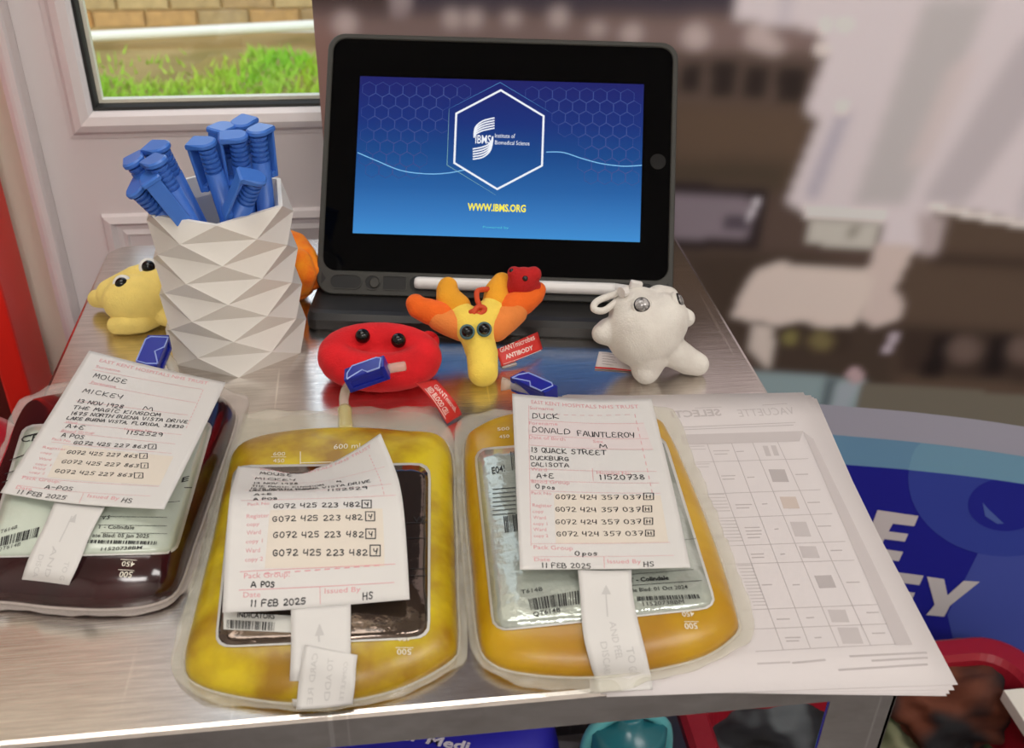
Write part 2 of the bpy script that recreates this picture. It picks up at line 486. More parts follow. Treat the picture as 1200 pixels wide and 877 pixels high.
# ------------------------------------------------------------------ materials
STEEL = mat('brushed_steel', (226, 217, 208), .27, 1.)
def _steel():
    nt = STEEL.node_tree; b = nt.nodes['Principled BSDF']
    b.inputs['Anisotropic'].default_value = .35
    tc = nt.nodes.new('ShaderNodeTexCoord'); mp = nt.nodes.new('ShaderNodeMapping'); mp.inputs['Scale'].default_value = (6, 900, 60)
    nz = nt.nodes.new('ShaderNodeTexNoise'); nz.inputs['Scale'].default_value = 2; nz.inputs['Detail'].default_value = 3
    bp = nt.nodes.new('ShaderNodeBump'); bp.inputs['Strength'].default_value = .07; bp.inputs['Distance'].default_value = .001
    nt.links.new(tc.outputs['Object'], mp.inputs['Vector']); nt.links.new(mp.outputs[0], nz.inputs['Vector'])
    nt.links.new(nz.outputs['Fac'], bp.inputs['Height']); nt.links.new(bp.outputs[0], b.inputs['Normal'])
    n2 = nt.nodes.new('ShaderNodeTexNoise'); n2.inputs['Scale'].default_value = 9; n2.inputs['Detail'].default_value = 5
    nt.links.new(tc.outputs['Object'], n2.inputs['Vector'])
    mr = nt.nodes.new('ShaderNodeMapRange'); mr.inputs['To Min'].default_value = .15; mr.inputs['To Max'].default_value = .26
    nt.links.new(n2.outputs['Fac'], mr.inputs['Value']); nt.links.new(mr.outputs[0], b.inputs['Roughness'])
def _steel_marks():
    nt = STEEL.node_tree; b = nt.nodes['Principled BSDF']
    tc = nt.nodes.new('ShaderNodeTexCoord'); mp = nt.nodes.new('ShaderNodeMapping'); mp.inputs['Scale'].default_value = (30, 420, 60)
    nz = nt.nodes.new('ShaderNodeTexNoise'); nz.inputs['Scale'].default_value = 1; nz.inputs['Detail'].default_value = 5; nz.inputs['Roughness'].default_value = .7
    nt.links.new(tc.outputs['Object'], mp.inputs['Vector']); nt.links.new(mp.outputs[0], nz.inputs['Vector'])
    cr = nt.nodes.new('ShaderNodeValToRGB'); cr.color_ramp.elements[0].position = .3; cr.color_ramp.elements[1].position = .7
    cr.color_ramp.elements[0].color = lin((208, 201, 195)) + (1,); cr.color_ramp.elements[1].color = lin((240, 235, 230)) + (1,)
    nt.links.new(nz.outputs['Fac'], cr.inputs[0])
    # short worn scratches running across the grain
    m2 = nt.nodes.new('ShaderNodeMapping'); m2.inputs['Scale'].default_value = (260, 7, 1); m2.inputs['Rotation'].default_value = (0, 0, .09)
    n2 = nt.nodes.new('ShaderNodeTexNoise'); n2.inputs['Scale'].default_value = 1; n2.inputs['Detail'].default_value = 0
    nt.links.new(tc.outputs['Object'], m2.inputs['Vector']); nt.links.new(m2.outputs[0], n2.inputs['Vector'])
    gt = nt.nodes.new('ShaderNodeMapRange'); gt.inputs['From Min'].default_value = .74; gt.inputs['From Max'].default_value = .80
    nt.links.new(n2.outputs['Fac'], gt.inputs['Value'])
    mx = nt.nodes.new('ShaderNodeMixRGB'); mx.inputs[2].default_value = lin((250, 246, 240)) + (1,)
    nt.links.new(gt.outputs[0], mx.inputs[0]); nt.links.new(cr.outputs[0], mx.inputs[1]); nt.links.new(mx.outputs[0], b.inputs['Base Color'])
_steel()
_steel_marks()
UPVC = mat('white_upvc', (226, 219, 219), .35)
CREAM = mat('cream_paint', (240, 232, 214), .7, bump=.1, bscale=60)
WALLM = mat('wall_paint', (214, 208, 202), .8, bump=.08, bscale=40)
GASKET = mat('black_rubber', (22, 22, 20), .6)
FLOORM = mat('vinyl_floor', (92, 90, 92), .5, noise=.25, nscale=40)
PAPER = mat('white_paper', (214, 208, 208), .75, bump=.05, bscale=500)
FLOOR = -.72
WY = .36                                             # door face

# ------------------------------------------------------------------ room shell
def struct(name, mb, m, parent=None, smooth=False):
    o = mb.build(name, m, parent, smooth)
    if parent is None: o['kind'] = 'structure'
    return o
RX0, RX1, RY0 = -1.5, 2.0, -2.6
struct('floor', MB().box((RX0, RY0, FLOOR - .05), (RX1, WY + .1, FLOOR)), FLOORM)
struct('ceiling', MB().box((RX0, RY0, CEIL), (RX1, WY + .1, CEIL + .05)), mat('ceiling_paint', (235, 232, 228), .8))
DX0, DX1, DTOP = -.312, .56, 1.32                    # door frame opening
struct('wall_left', MB().box((RX0 - .05, RY0, FLOOR), (RX0, WY + .1, CEIL)), WALLM)
struct('wall_right', MB().box((RX1, RY0, FLOOR), (RX1 + .05, WY + .1, CEIL)), WALLM)
struct('wall_front', MB().box((RX0, RY0 - .05, FLOOR), (RX1, RY0, CEIL)), WALLM)
struct('wall_back', MB().box((RX0, WY - .008, FLOOR), (DX0, WY + .1, CEIL)).box((DX1, WY - .008, FLOOR), (RX1, WY + .1, CEIL))
       .box((DX0, WY - .008, DTOP), (DX1, WY + .1, CEIL)), CREAM)
# white plastic door, half glazed
door = struct('door_1', MB().box((DX0, WY - .022, FLOOR), (DX0 + .013, WY + .09, DTOP), bev=.005).box((DX1 - .026, WY - .022, FLOOR), (DX1, WY + .09, DTOP), bev=.006)
              .box((DX0, WY - .022, DTOP - .026), (DX1, WY + .09, DTOP), bev=.006), UPVC)
PX0, PX1, PZ0, PZ1 = -.262, .44, .056, 1.2           # glazed opening in the leaf
leaf = MB()
LX0, LX1 = DX0 + .0132, DX1 - .0262
leaf.box((LX0, WY, FLOOR + .01), (PX0, WY + .06, DTOP - .03)).box((PX1, WY, FLOOR + .01), (LX1, WY + .06, DTOP - .03))
leaf.box((PX0, WY, PZ1), (PX1, WY + .06, DTOP - .03)).box((PX0, WY, FLOOR + .01), (PX1, WY + .06, PZ0))
leaf.build('door_leaf', UPVC, door)
def bar_frame(x0, x1, z0, z1, prof):
    """mitred frame; prof: (offset outward from the opening, y)"""
    loops = []
    for d, y in prof:
        loops.append([(x0 - d, y, z0 - d), (x1 + d, y, z0 - d), (x1 + d, y, z1 + d), (x0 - d, y, z1 + d)])
    return MB().add(*loft(loops, False, False))
bar_frame(PX0 + .012, PX1 - .012, PZ0 + .012, PZ1 - .012,
          [(.0, WY + .03), (.0, WY - .004), (.003, WY - .008), (.010, WY - .010), (.016, WY - .008), (.020, WY - .002), (.0235, WY - .0015), (.0235, WY + .001)]).build('glazing_bead', UPVC, door)
bar_frame(PX0 + .0175, PX1 - .0175, PZ0 + .0175, PZ1 - .0175, [(.006, WY + .010), (.006, WY - .001), (.003, WY + .0), (.002, WY + .003), (.002, WY + .010)]).build('gasket', GASKET, door)
bar_frame(PX0 + .0185, PX1 - .0185, PZ0 + .0185, PZ1 - .0185, [(.004, WY + .016), (.004, WY + .009), (.0, WY + .009), (.0, WY + .016)]).build('spacer_bar', mat('spacer', (225, 222, 205), .4), door)
glass = bpy.data.materials.new('window_glass'); glass.use_nodes = True
_nt = glass.node_tree; _nt.nodes.remove(_nt.nodes['Principled BSDF'])
_t = _nt.nodes.new('ShaderNodeBsdfTransparent'); _t.inputs[0].default_value = (.95, .97, .96, 1)
_g = _nt.nodes.new('ShaderNodeBsdfGlossy'); _g.inputs['Roughness'].default_value = .02
_mx = _nt.nodes.new('ShaderNodeMixShader'); _mx.inputs[0].default_value = .05
_nt.links.new(_t.outputs[0], _mx.inputs[1]); _nt.links.new(_g.outputs[0], _mx.inputs[2]); _nt.links.new(_mx.outputs[0], _nt.nodes['Material Output'].inputs[0])
MB().box((PX0 + .015, WY + .0095, PZ0 + .015), (PX1 - .015, WY + .0135, PZ1 - .015)).build('glass_pane', glass, door)
# moulded lower panel
for nm, x0, x1, z0, z1 in (('panel_moulding', -.262, .44, -.60, -.026),):
    bar_frame(x0 + .02, x1 - .02, z0 + .02, z1 - .02, [(.02, WY + .001), (.018, WY - .004), (.012, WY - .006), (.008, WY - .001), (.004, WY - .0005), (0, WY - .003), (-.002, WY + .001)]).build(nm, UPVC, door)

# ceiling lamps (housing round each light)
for i, (x, y) in enumerate(LAMPS):
    t = thing('ceiling_lamp', ('white rectangular ceiling light panel above the steel table', 'white ceiling light panel in the far left of the room', 'white ceiling light panel in the far right of the room')[i], 'ceiling light', (x, y, CEIL), 'ceiling light panels')
    hw, hh = .60, .30
    MB().box((x - hw, y - hh, CEIL - .035), (x - hw + .025, y + hh, CEIL)).box((x + hw - .025, y - hh, CEIL - .035), (x + hw, y + hh, CEIL)) \
        .box((x - hw, y - hh, CEIL - .035), (x + hw, y - hh + .025, CEIL)).box((x - hw, y + hh - .025, CEIL - .035), (x + hw, y + hh, CEIL)).build('lamp_frame', mat('lamp_white', (240, 240, 240), .4), t)
    MB().box((x - hw + .03, y - hh + .03, CEIL - .02), (x + hw - .03, y + hh - .03, CEIL)).build('diffuser', glow('lamp_diffuser', (255, 250, 240), 3.), t)

# ------------------------------------------------------------------ outside the window
GZ = -.90
gm = mat('lawn_soil', (186, 160, 104), .9, noise=.5, nscale=3, nrgb=(150, 132, 74))
lawn = mesh('lawn', [(-6, .5, GZ), (8, .5, GZ), (8, 4.32, GZ), (-6, 4.32, GZ)], [(0, 1, 2, 3)], gm)
tag(lawn, 'green lawn with bare earth patches beyond the door window', 'lawn', kind='structure')
bl = MB()
for k in range(44000):
    x = random.uniform(-2.6, 1.6); y = 1.2 + 2.82 * random.random()
    lim = 3.66 + (.30 if x > -.55 else 0) + .1 * math.sin(x * 9)
    if y > lim and random.random() < .93: continue
    h = random.uniform(.02, .05); a = random.uniform(0, 3.14); w = .007
    lx, ly = random.uniform(-.03, .03), random.uniform(-.03, .03)
    bl.add([(x - w * math.cos(a), y - w * math.sin(a), GZ), (x + w * math.cos(a), y + w * math.sin(a), GZ), (x + lx, y + ly, GZ + h)], [(0, 1, 2)])
g = bl.build('grass', mat('grass_blades', (150, 214, 40), .8, noise=.4, nscale=3, nrgb=(190, 216, 80)))
tag(g, 'short bright green grass growing on the lawn outside the window', 'grass', kind='stuff')
bw = thing('garden_wall', 'tan brick garden wall beyond the lawn outside the window', 'wall', (-.3, 4.4, GZ))
MB().box((-2.4, 4.36, GZ), (2.2, 4.5, GZ + .62)).build('mortar_core', mat('mortar', (204, 174, 118), .9), bw)
bmeshes = []
for k, c in enumerate(((214, 170, 108), (206, 178, 126), (222, 164, 90), (196, 168, 118), (190, 158, 110))):
    o = MB().box((0, -.012, 0), (.212, .05, .063), bev=.004); me = bpy.data.meshes.new('brick'); me.from_pydata(o.V, [], o.F); me.materials.append(mat('brick%d' % k, c, .9, bump=.4, bscale=60, noise=.25, nscale=18)); bmeshes.append(me)
for r in range(7):
    for q in range(19):
        o = bpy.data.objects.new('brick', random.choice(bmeshes)); COL.objects.link(o); o.parent = bw
        o.matrix_parent_inverse = Matrix.Translation(-bw.location)
        o.location = (-2.35 + q * .225 + (.112 if r % 2 else 0), 4.352 + random.uniform(-.004, .004), GZ + .03 + r * .075)
rail = thing('white_rail', 'white horizontal rail in front of the brick garden wall', 'rail', (-.3, 4.1, GZ))
_a, _b = at_y(80, 44, 4.1), at_y(380, 29, 4.1)
_d = (_b - _a)
MB().tube([_a - _d * 1.2, _a, _b, _b + _d], .022, 12).build('rail_bar', mat('rail_white', (246, 244, 232), .5), rail, True)
for t_ in (-.9, 1.45):
    p = _a + _d * t_
    MB().tube([(p[0], p[1], GZ), tuple(p)], .022, 10).build('rail_post', MATS['rail_white'], rail, True)

# ------------------------------------------------------------------ printed banner behind the table
BANG = math.radians(-12)
B0 = np.array([-.0585, .33, 0.]); BU = np.array([math.cos(BANG), math.sin(BANG), 0.]); BN = np.array([math.sin(BANG), -math.cos(BANG), 0.])
def on_banner(x, y):
    d = ray(x, y); t = ((B0 - CAM) @ BN) / (d @ BN); p = CAM + d * t
    return np.array([(p - B0) @ BU, p[2]])
BW, BZ0, BZ1, BS = .85, FLOOR + .07, 1.25, .0028
na, nz = int(BW / BS) + 1, int((BZ1 - BZ0) / BS) + 1
AA, ZZ = np.meshgrid(np.linspace(0, BW, na), np.linspace(BZ0, BZ1, nz))
IMG = np.empty((nz, na, 3)); IMG[:] = lin((84, 70, 64))
def _blur(m, s):
    k = max(1, int(3 * s)); w = np.exp(-.5 * (np.arange(-k, k + 1) / max(s, .3)) ** 2); w /= w.sum()
    for ax in (0, 1):
        p = np.pad(m, [(k, k) if a == ax else (0, 0) for a in (0, 1)], mode='edge'); o = np.zeros_like(m)
        for i, q in enumerate(w): o += q * (p[i:i + m.shape[0]] if ax == 0 else p[:, i:i + m.shape[1]])
        m = o
    return m
def paint(poly, rgb, blur=2.5, alpha=1.):
    global IMG
    P = np.array([on_banner(*p) for p in poly]); ins = np.zeros(AA.shape, bool); j = len(P) - 1
    for i in range(len(P)):
        (xi, zi), (xj, zj) = P[i], P[j]
        with np.errstate(divide='ignore', invalid='ignore'):
            ins ^= ((zi > ZZ) != (zj > ZZ)) & (AA < (xj - xi) * (ZZ - zi) / (zj - zi + 1e-12) + xi)
        j = i
    m = _blur(ins.astype(float), max(.9, blur * .6))[..., None] * alpha
    IMG = IMG * (1 - m) + np.array(lin(rgb)) * m
def disc(x, y, r, rgb, blur=1.5, alpha=1., ry=None):
    paint([(x + r * math.cos(a), y + (ry or r) * math.sin(a)) for a in np.linspace(0, 6.283, 20, endpoint=False)], rgb, blur, alpha)
# blurred laboratory photograph printed on the banner
paint([(300, -900), (1500, -900), (1500, 20), (300, 20)], (64, 58, 68), 2)
paint([(300, -60), (470, -60), (470, 20), (300, 30)], (72, 60, 60), 3)
paint([(455, -60), (482, -60), (480, 24), (458, 24)], (150, 138, 142), 2)
paint([(300, 18), (990, 20), (990, 66), (300, 60)], (124, 106, 104), 4)
paint([(340, 30), (400, 30), (420, 330), (340, 330)], (132, 104, 98), 5)
for x, y, r in ((405, 28, 14), (530, 22, 12), (556, 22, 11), (600, 22, 10), (655, 20, 12), (700, 34, 10), (740, 40, 12), (815, 44, 16), (890, 44, 18), (905, 60, 14)):
    disc(x, y, r, (196, 182, 182), 2.6, .75)
paint([(780, 62), (975, 68), (960, 124), (780, 120)], (92, 78, 72), 3)
for x, y, w, h in ((812, 92, 12, 34), (850, 94, 16, 44), (888, 96, 14, 40), (930, 100, 18, 44)):
    paint([(x - w, y - h / 2), (x + w, y - h / 2), (x + w - 4, y + h / 2), (x - w - 4, y + h / 2)], (46, 38, 36), 2.5)
paint([(780, 122), (960, 126), (935, 220), (780, 214)], (92, 76, 64), 4)
paint([(780, 185), (930, 190), (920, 225), (780, 215)], (72, 62, 52), 4)
paint([(780, 212), (902, 222), (890, 296), (780, 292)], (44, 36, 38), 2.2)
paint([(780, 226), (888, 234), (874, 282), (780, 278)], (126, 116, 126), 2.2)
paint([(848, 250), (880, 252), (876, 270), (846, 268)], (80, 72, 82), 2)
paint([(884, 232), (892, 234), (878, 262), (874, 260)], (190, 186, 196), 1.4)
paint([(790, 292), (960, 300), (1060, 330), (1060, 470), (900, 440), (850, 390)], (66, 55, 48), 4)
# brown bench at the right
paint([(1050, 240), (1500, 270), (1500, 520), (1050, 470)], (84, 70, 60), 4)
paint([(1090, 296), (1500, 316), (1500, 330), (1090, 310)], (60, 48, 42), 3)
paint([(1050, 380), (1500, 410), (1500, 470), (1050, 440)], (56, 45, 40), 3.5)
for x in (1095, 1165, 1235): paint([(x, 392), (x + 26, 394), (x + 8, 442), (x - 16, 440)], (30, 24, 24), 2.5)
for x in (1130, 1200): disc(x, 410, 20, (112, 96, 90), 3, .7, 16)
# white coat
coat = [(868, -900), (1500, -900), (1500, 300), (1205, 262), (1120, 244), (1092, 246), (1096, 290), (1030, 300), (1034, 262), (944, 250), (922, 236), (960, 140), (942, 132), (968, 66), (958, 36), (862, 24)]
paint(coat, (206, 198, 204), 2.2)
for q, c, al in ((((1085, 0), (1160, 0), (1060, 240), (1000, 240)), (172, 170, 172), .8), (((1200, 40), (1260, 60), (1130, 240), (1080, 236)), (176, 170, 176), .9),
                 (((1110, 80), (1150, 60), (1090, 190), (1060, 200)), (204, 192, 194), .7), (((985, 130), (996, 130), (955, 234), (944, 232)), (132, 132, 158), .8),
                 (((925, -100), (934, -100), (922, 28), (916, 26)), (110, 116, 150), .7), (((1290, 0), (1340, 0), (1230, 260), (1190, 250)), (176, 172, 178), .8)):
    paint(q, c, 3, al)
for x, y in ((967, 30), (990, 28), (963, 58), (987, 126)): disc(x, y, 10, (220, 212, 210), 1., .75)
paint([(942, 240), (1040, 248), (1036, 260), (942, 256)], (218, 212, 212), 1.5)
paint([(950, 258), (1030, 262), (1024, 292), (946, 286)], (186, 184, 178), 1.8)
paint([(1000, 262), (1012, 262), (1000, 280), (990, 278)], (140, 136, 128), 2)
paint([(1090, 238), (1220, 262), (1220, 270), (1086, 246)], (220, 214, 212), 1.6)
paint([(1076, 250), (1110, 254), (1096, 300), (1078, 300)], (170, 158, 160), 2.5)
# stool
paint([(1028, 284), (1072, 290), (1048, 340), (1060, 356), (1052, 376), (1024, 384), (1006, 372), (1012, 330)], (196, 182, 178), 2)
paint([(858, 372), (866, 348), (884, 318), (912, 308), (1000, 316), (1024, 318), (1016, 360), (1000, 382), (962, 386), (942, 376), (910, 382)], (204, 192, 186), 2)
paint([(884, 378), (908, 384), (902, 434), (876, 410)], (196, 186, 180), 2)
disc(926, 396, 9, (118, 112, 70), 2); disc(962, 400, 14, (140, 130, 88), 2.4, .9, 11); paint([(940, 384), (1000, 388), (990, 416), (944, 412)], (40, 30, 26), 3, .35)
paint([(1044, 388), (1056, 390), (1042, 416), (1034, 414)], (170, 160, 172), 1.6)
# foot of the photograph
paint([(860, 432), (1014, 446), (1000, 520), (860, 520)], (132, 152, 158), 2)
paint([(968, 444), (984, 446), (972, 482), (958, 480)], (84, 96, 102), 2)
paint([(984, 446), (1010, 450), (992, 482), (972, 480)], (148, 160, 170), 2)
paint([(1010, 448), (1500, 486), (1500, 560), (990, 520)], (104, 100, 90), 1.2)
disc(1002, 440, 10, (172, 150, 156), 1.2)
IMG = np.clip(IMG * 1.4, 0, .86)
ban = thing('pull_up_banner', 'tall printed pull-up banner with laboratory photograph behind the steel table', 'banner', tuple(B0[:2] + BU[:2] * BW / 2) + (FLOOR,))
PT = B0 + AA[..., None] * BU + np.array([0, 0, 1.]) * ZZ[..., None]
idx = np.arange(na * nz).reshape(nz, na)
F = np.stack([idx[:-1, :-1], idx[:-1, 1:], idx[1:, 1:], idx[1:, :-1]], -1).reshape(-1, 4)
me = bpy.data.meshes.new('print')
me.vertices.add(na * nz); me.vertices.foreach_set('co', PT.reshape(-1))
me.loops.add(F.size); me.loops.foreach_set('vertex_index', F.reshape(-1).astype('i'))
me.polygons.add(len(F)); me.polygons.foreach_set('loop_start', (np.arange(len(F)) * 4).astype('i')); me.update(calc_edges=True)
at = me.color_attributes.new('print', 'FLOAT_COLOR', 'POINT')
at.data.foreach_set('color', np.concatenate([IMG.reshape(-1, 3), np.ones((na * nz, 1))], 1).reshape(-1).astype('f'))
bm_ = bpy.data.materials.new('banner_print'); bm_.use_nodes = True
_b = bm_.node_tree.nodes['Principled BSDF']; _b.inputs['Roughness'].default_value = .6; _b.inputs['Specular IOR Level'].default_value = .15
_ca = bm_.node_tree.nodes.new('ShaderNodeVertexColor'); _ca.layer_name = 'print'
bm_.node_tree.links.new(_ca.outputs[0], _b.inputs['Base Color'])
link('printed_panel', me, bm_, ban)
# printed shapes lower on the banner: bands, discs, lettering
def banner_poly(name, poly, rgb, e, m=None):
    P = [on_banner(*p) for p in poly]; P = [(min(max(a, .001), BW - .001), max(z, BZ0 + .001)) for a, z in P]
    V = [tuple(B0 + BU * a + BN * e + np.array([0, 0, z])) for a, z in P]
    return mesh(name, V, [tuple(range(len(V)))], m or mat('banner_' + name + str(rgb[0]), rgb, .6, Specular_IOR_Level=.15), ban)
def arc(pts, n=30): return [tuple(p) for p in smooth_path(pts, n)]
top1 = arc([(700, 440), (860, 462), (955, 473), (1080, 484), (1200, 500), (1400, 536)]); top2 = arc([(700, 480), (870, 498), (972, 509), (1080, 519), (1200, 535), (1400, 570)]); top3 = arc([(700, 510), (880, 534), (985, 544), (1080, 552), (1200, 567), (1400, 602)])
banner_poly('grey_band', top1 + top2[::-1], (172, 172, 188), .0004)
banner_poly('pale_blue_band', top2 + top3[::-1], (112, 156, 190), .0004)
banner_poly('navy_field', top3 + [(1500, 1100), (700, 1100)], (36, 38, 150), .0004)
big = [(1178 + 114 * math.cos(a), 560 + 92 * math.sin(a)) for a in np.linspace(0, 6.283, 48, endpoint=False)]
def below(poly, line):
    L = np.array(line); return [(x, max(y, float(np.interp(x, L[:, 0], L[:, 1])))) for x, y in poly]
banner_poly('blue_disc', below(big, top3), (58, 74, 168), .0007)
banner_poly('teal_disc_top', [(x, min(max(y, float(np.interp(x, *np.array(top2).T))), float(np.interp(x, *np.array(top3).T)))) for x, y in big], (122, 168, 196), .0007)
banner_poly('lower_blue_glow', [(1150, 640), (1230, 650), (1500, 680), (1500, 1000), (1090, 1000), (1110, 720)], (74, 88, 176), .0006)
banner_poly('dark_ring', below([(1178 + 44 * math.cos(a), 591 + 31 * math.sin(a)) for a in np.linspace(0, 6.283, 40, endpoint=False)], top3), (38, 44, 152), .001)
banner_poly('glint', [(1151, 588), (1158, 596), (1176, 613), (1168, 613), (1154, 604)], (84, 106, 182), .0013)
WHITE_P = mat('banner_white', (214, 208, 210), .55)
banner_poly('letter_e', [(1028, 597), (1076, 604), (1071, 616), (1046, 613), (1041, 622), (1064, 625), (1060, 634), (1036, 631), (1031, 642), (1058, 646), (1053, 657), (1008, 651)], (1, 1, 1), .0013, WHITE_P)
banner_poly('letter_e', [(1036, 668), (1082, 674), (1077, 685), (1054, 682), (1049, 691), (1072, 694), (1068, 703), (1044, 700), (1039, 711), (1066, 715), (1061, 726), (1016, 720)], (1, 1, 1), .0013, WHITE_P)
banner_poly('letter_y', [(1086, 675), (1106, 678), (1110, 697), (1129, 680), (1148, 681), (1113, 709), (1106, 722), (1085, 720), (1095, 708)], (1, 1, 1), .0013, WHITE_P)
MB().box((0, -.06, 0), (BW, .06, .07), Matrix.Translation(B0.tolist()[:2] + [FLOOR]) @ Matrix.Rotation(BANG, 4, 'Z'), bev=.01).build('base_cassette', mat('silver_plastic', (170, 170, 172), .35, .8), ban)
MB().box((0, .002, 0), (BW, .004, BZ1 - FLOOR - .07), Matrix.Translation(B0.tolist()[:2] + [FLOOR + .07]) @ Matrix.Rotation(BANG, 4, 'Z')).build('backing_sheet', mat('banner_back', (150, 150, 150), .6), ban)
MB().box((0, -.008, BZ1 - FLOOR), (BW, .01, BZ1 - FLOOR + .025), Matrix.Translation(B0.tolist()[:2] + [FLOOR]) @ Matrix.Rotation(BANG, 4, 'Z'), bev=.003).build('top_rail', MATS['silver_plastic'], ban)

# ------------------------------------------------------------------ steel table
TX, TY = .2264, .238
tab = thing('steel_trolley', 'square brushed stainless steel trolley table with rolled edges', 'table', (0, 0, FLOOR))
loops = []
for inset, z in ((.012, 0), (.0028, 0), (.0010, -.0006), (0, -.0022), (0, -.020), (.0015, -.0215), (.004, -.021), (.004, -.004)):
    loops.append([(x, y, z) for x, y in rrect(TX - inset, TY - inset, .018 - inset * .8, 6)])
V, F = loft(loops, False, True)
F.append(tuple(range(len(loops[0]))))
mesh('table_top', V, F, STEEL, tab)
for sx in (-1, 1):
    for sy in (-1, 1):
        x, y = sx * (TX - .004), sy * (TY - .010)
        mb = MB()
        xs = sorted((x, x - sx * .034)); ys = sorted((y, y - sy * .034))
        mb.box((xs[0], min(y, y - sy * .003), FLOOR + .012), (xs[1], max(y, y - sy * .003), -.006), bev=.0008)
        mb.box((min(x, x - sx * .003), ys[0], FLOOR + .012), (max(x, x - sx * .003), ys[1], -.006), bev=.0008)
        lg = mb.build('leg', STEEL, tab)
        MB().box((xs[0] - .002, ys[0] - .002, FLOOR), (xs[1] + .002, ys[1] + .002, FLOOR + .014), bev=.002).build('foot_cap', GASKET, lg)
for sy in (-1, 1):
    MB().box((-TX + .04, sy * (TY - .03) - .008, FLOOR + .12), (TX - .04, sy * (TY - .03) + .008, FLOOR + .145), bev=.002).build('stretcher', STEEL, tab)
for sx in (-1, 1):
    MB().box((sx * (TX - .03) - .008, -TY + .03, FLOOR + .12), (sx * (TX - .03) + .008, TY - .03, FLOOR + .145), bev=.002).build('stretcher', STEEL, tab)

# ------------------------------------------------------------------ tablet in its case
YW, TT = -.158, .9174
TU = Vector((math.cos(YW), math.sin(YW), 0)); TH = Vector((math.sin(YW), -math.cos(YW), 0))
TV = -TH * math.cos(TT) + Vector((0, 0, math.sin(TT))); TN = TU.cross(TV)
TC = Vector((.0723, .1595, .0934))
TM = Matrix((TU, TV, TN)).transposed().to_4x4(); TM.translation = TC
HW, HH, SW, SH = .1222, .0849, .1013, .0570
CASE = mat('case_rubber', (46, 45, 40), .55, bump=.05, bscale=900)
CASEB = mat('case_dark', (34, 33, 33), .42, bump=.06, bscale=900)
BLACKG = mat('tablet_glass', (3, 3, 4), .06, Specular_IOR_Level=.12)
def tl(pts, z): return [tuple(TM @ Vector((x, y, z))) for x, y in pts]
tabl = thing('tablet', 'black tablet computer showing a blue hexagon logo screen', 'tablet', tuple(TM @ Vector((0, -HH, -.003))))
V, F = loft([tl(rrect(HW - .001, HH - .001, .009), -.0062), tl(rrect(HW, HH, .010), -.005), tl(rrect(HW, HH, .010), -.0008), tl(rrect(HW - .0006, HH - .0006, .0095), 0)])
mesh('tablet_body', V, F, BLACKG, tabl)
scr = bpy.data.materials.new('screen_picture'); scr.use_nodes = True
_nt = scr.node_tree; _b = _nt.nodes['Principled BSDF']; _b.inputs['Base Color'].default_value = (0, 0, 0, 1); _b.inputs['Roughness'].default_value = .1; _b.inputs['Specular IOR Level'].default_value = .12
_gi = _nt.nodes.new('ShaderNodeTexCoord'); _sx = _nt.nodes.new('ShaderNodeSeparateXYZ'); _cr = _nt.nodes.new('ShaderNodeValToRGB')
_nt.links.new(_gi.outputs['Generated'], _sx.inputs[0]); _nt.links.new(_sx.outputs['Z'], _cr.inputs[0])
for p, c in ((0, (66, 142, 208)), (.12, (58, 124, 192)), (.3, (42, 98, 164)), (.52, (30, 74, 138)), (.72, (30, 52, 122)), (1, (34, 36, 104))):
    e = _cr.color_ramp.elements[0] if p == 0 else _cr.color_ramp.elements[-1] if p == 1 else _cr.color_ramp.elements.new(p)
    e.color = lin(c) + (1,)
_nt.links.new(_cr.outputs[0], _b.inputs['Emission Color']); _b.inputs['Emission Strength'].default_value = 1.
mesh('display_picture', tl([(-SW, -SH), (SW, -SH), (SW, SH), (-SW, SH)], .00015), [(0, 1, 2, 3)], scr, tabl)
def screen_xy(x, y):
    """photo pixel to tablet plane"""
    d = ray(x, y); n = np.array(TN); t = ((np.array(TC) - CAM) @ n) / (d @ n); p = CAM + d * t - np.array(TC)
    return float(p @ np.array(TU)), float(p @ np.array(TV))
class Scr:
    def __init__(s): s.V = []; s.F = []
    def poly(s, P): n = len(s.V); s.V += list(P); s.F.append(tuple(range(n, n + len(P))))
    def ribbon(s, P, w):
        q = np.array(P, float); t = np.gradient(q, axis=0); t /= np.linalg.norm(t, axis=1)[:, None] + 1e-12; nn = np.stack([-t[:, 1], t[:, 0]], 1) * w / 2
        n = len(s.V); m = len(q); s.V += [tuple(a) for a in q + nn] + [tuple(a) for a in q - nn]
        s.F += [(n + i, n + i + 1, n + m + i + 1, n + m + i) for i in range(m - 1)]
    def text(s, t, x0, x1, y, h, bold=0.):
        V, F, w = type_geo(t, bold); n = len(s.V); k = (x1 - x0) / w
        s.V += [(x0 + a * k, y + b / .72 * h) for a, b in V]; s.F += [tuple(i + n for i in f) for f in F]
    def build(s, name, m, e): return mesh(name, tl(s.V, e), s.F, m, tabl)
SX = screen_xy
hexw = Scr(); hx = Scr(); hy = Scr()
hc = [SX(584, 104), SX(639, 137), SX(636, 195), SX(582, 222.5), SX(533, 193), SX(535, 132)]
def hexring(s, P, w, closed=True):
    n = len(P); c = np.mean(P, axis=0)
    for i in range(n if closed else n - 1):
        a, b = np.array(P[i]), np.array(P[(i + 1) % n]); ia, ib = a + (c - a) / np.linalg.norm(c - a) * w, b + (c - b) / np.linalg.norm(c - b) * w
        s.poly([tuple(a), tuple(b), tuple(ib), tuple(ia)])
HX = [(0, 1), (.866, .5), (.866, -.5), (0, -1), (-.866, -.5), (-.866, .5)]
ctr = np.mean(hc, axis=0); hr = .5 * np.linalg.norm(np.array(hc[0]) - np.array(hc[3]))
hexw_P = [tuple(ctr + np.array(p) * hr) for p in HX]
hexring(hexw, hexw_P, .0016)
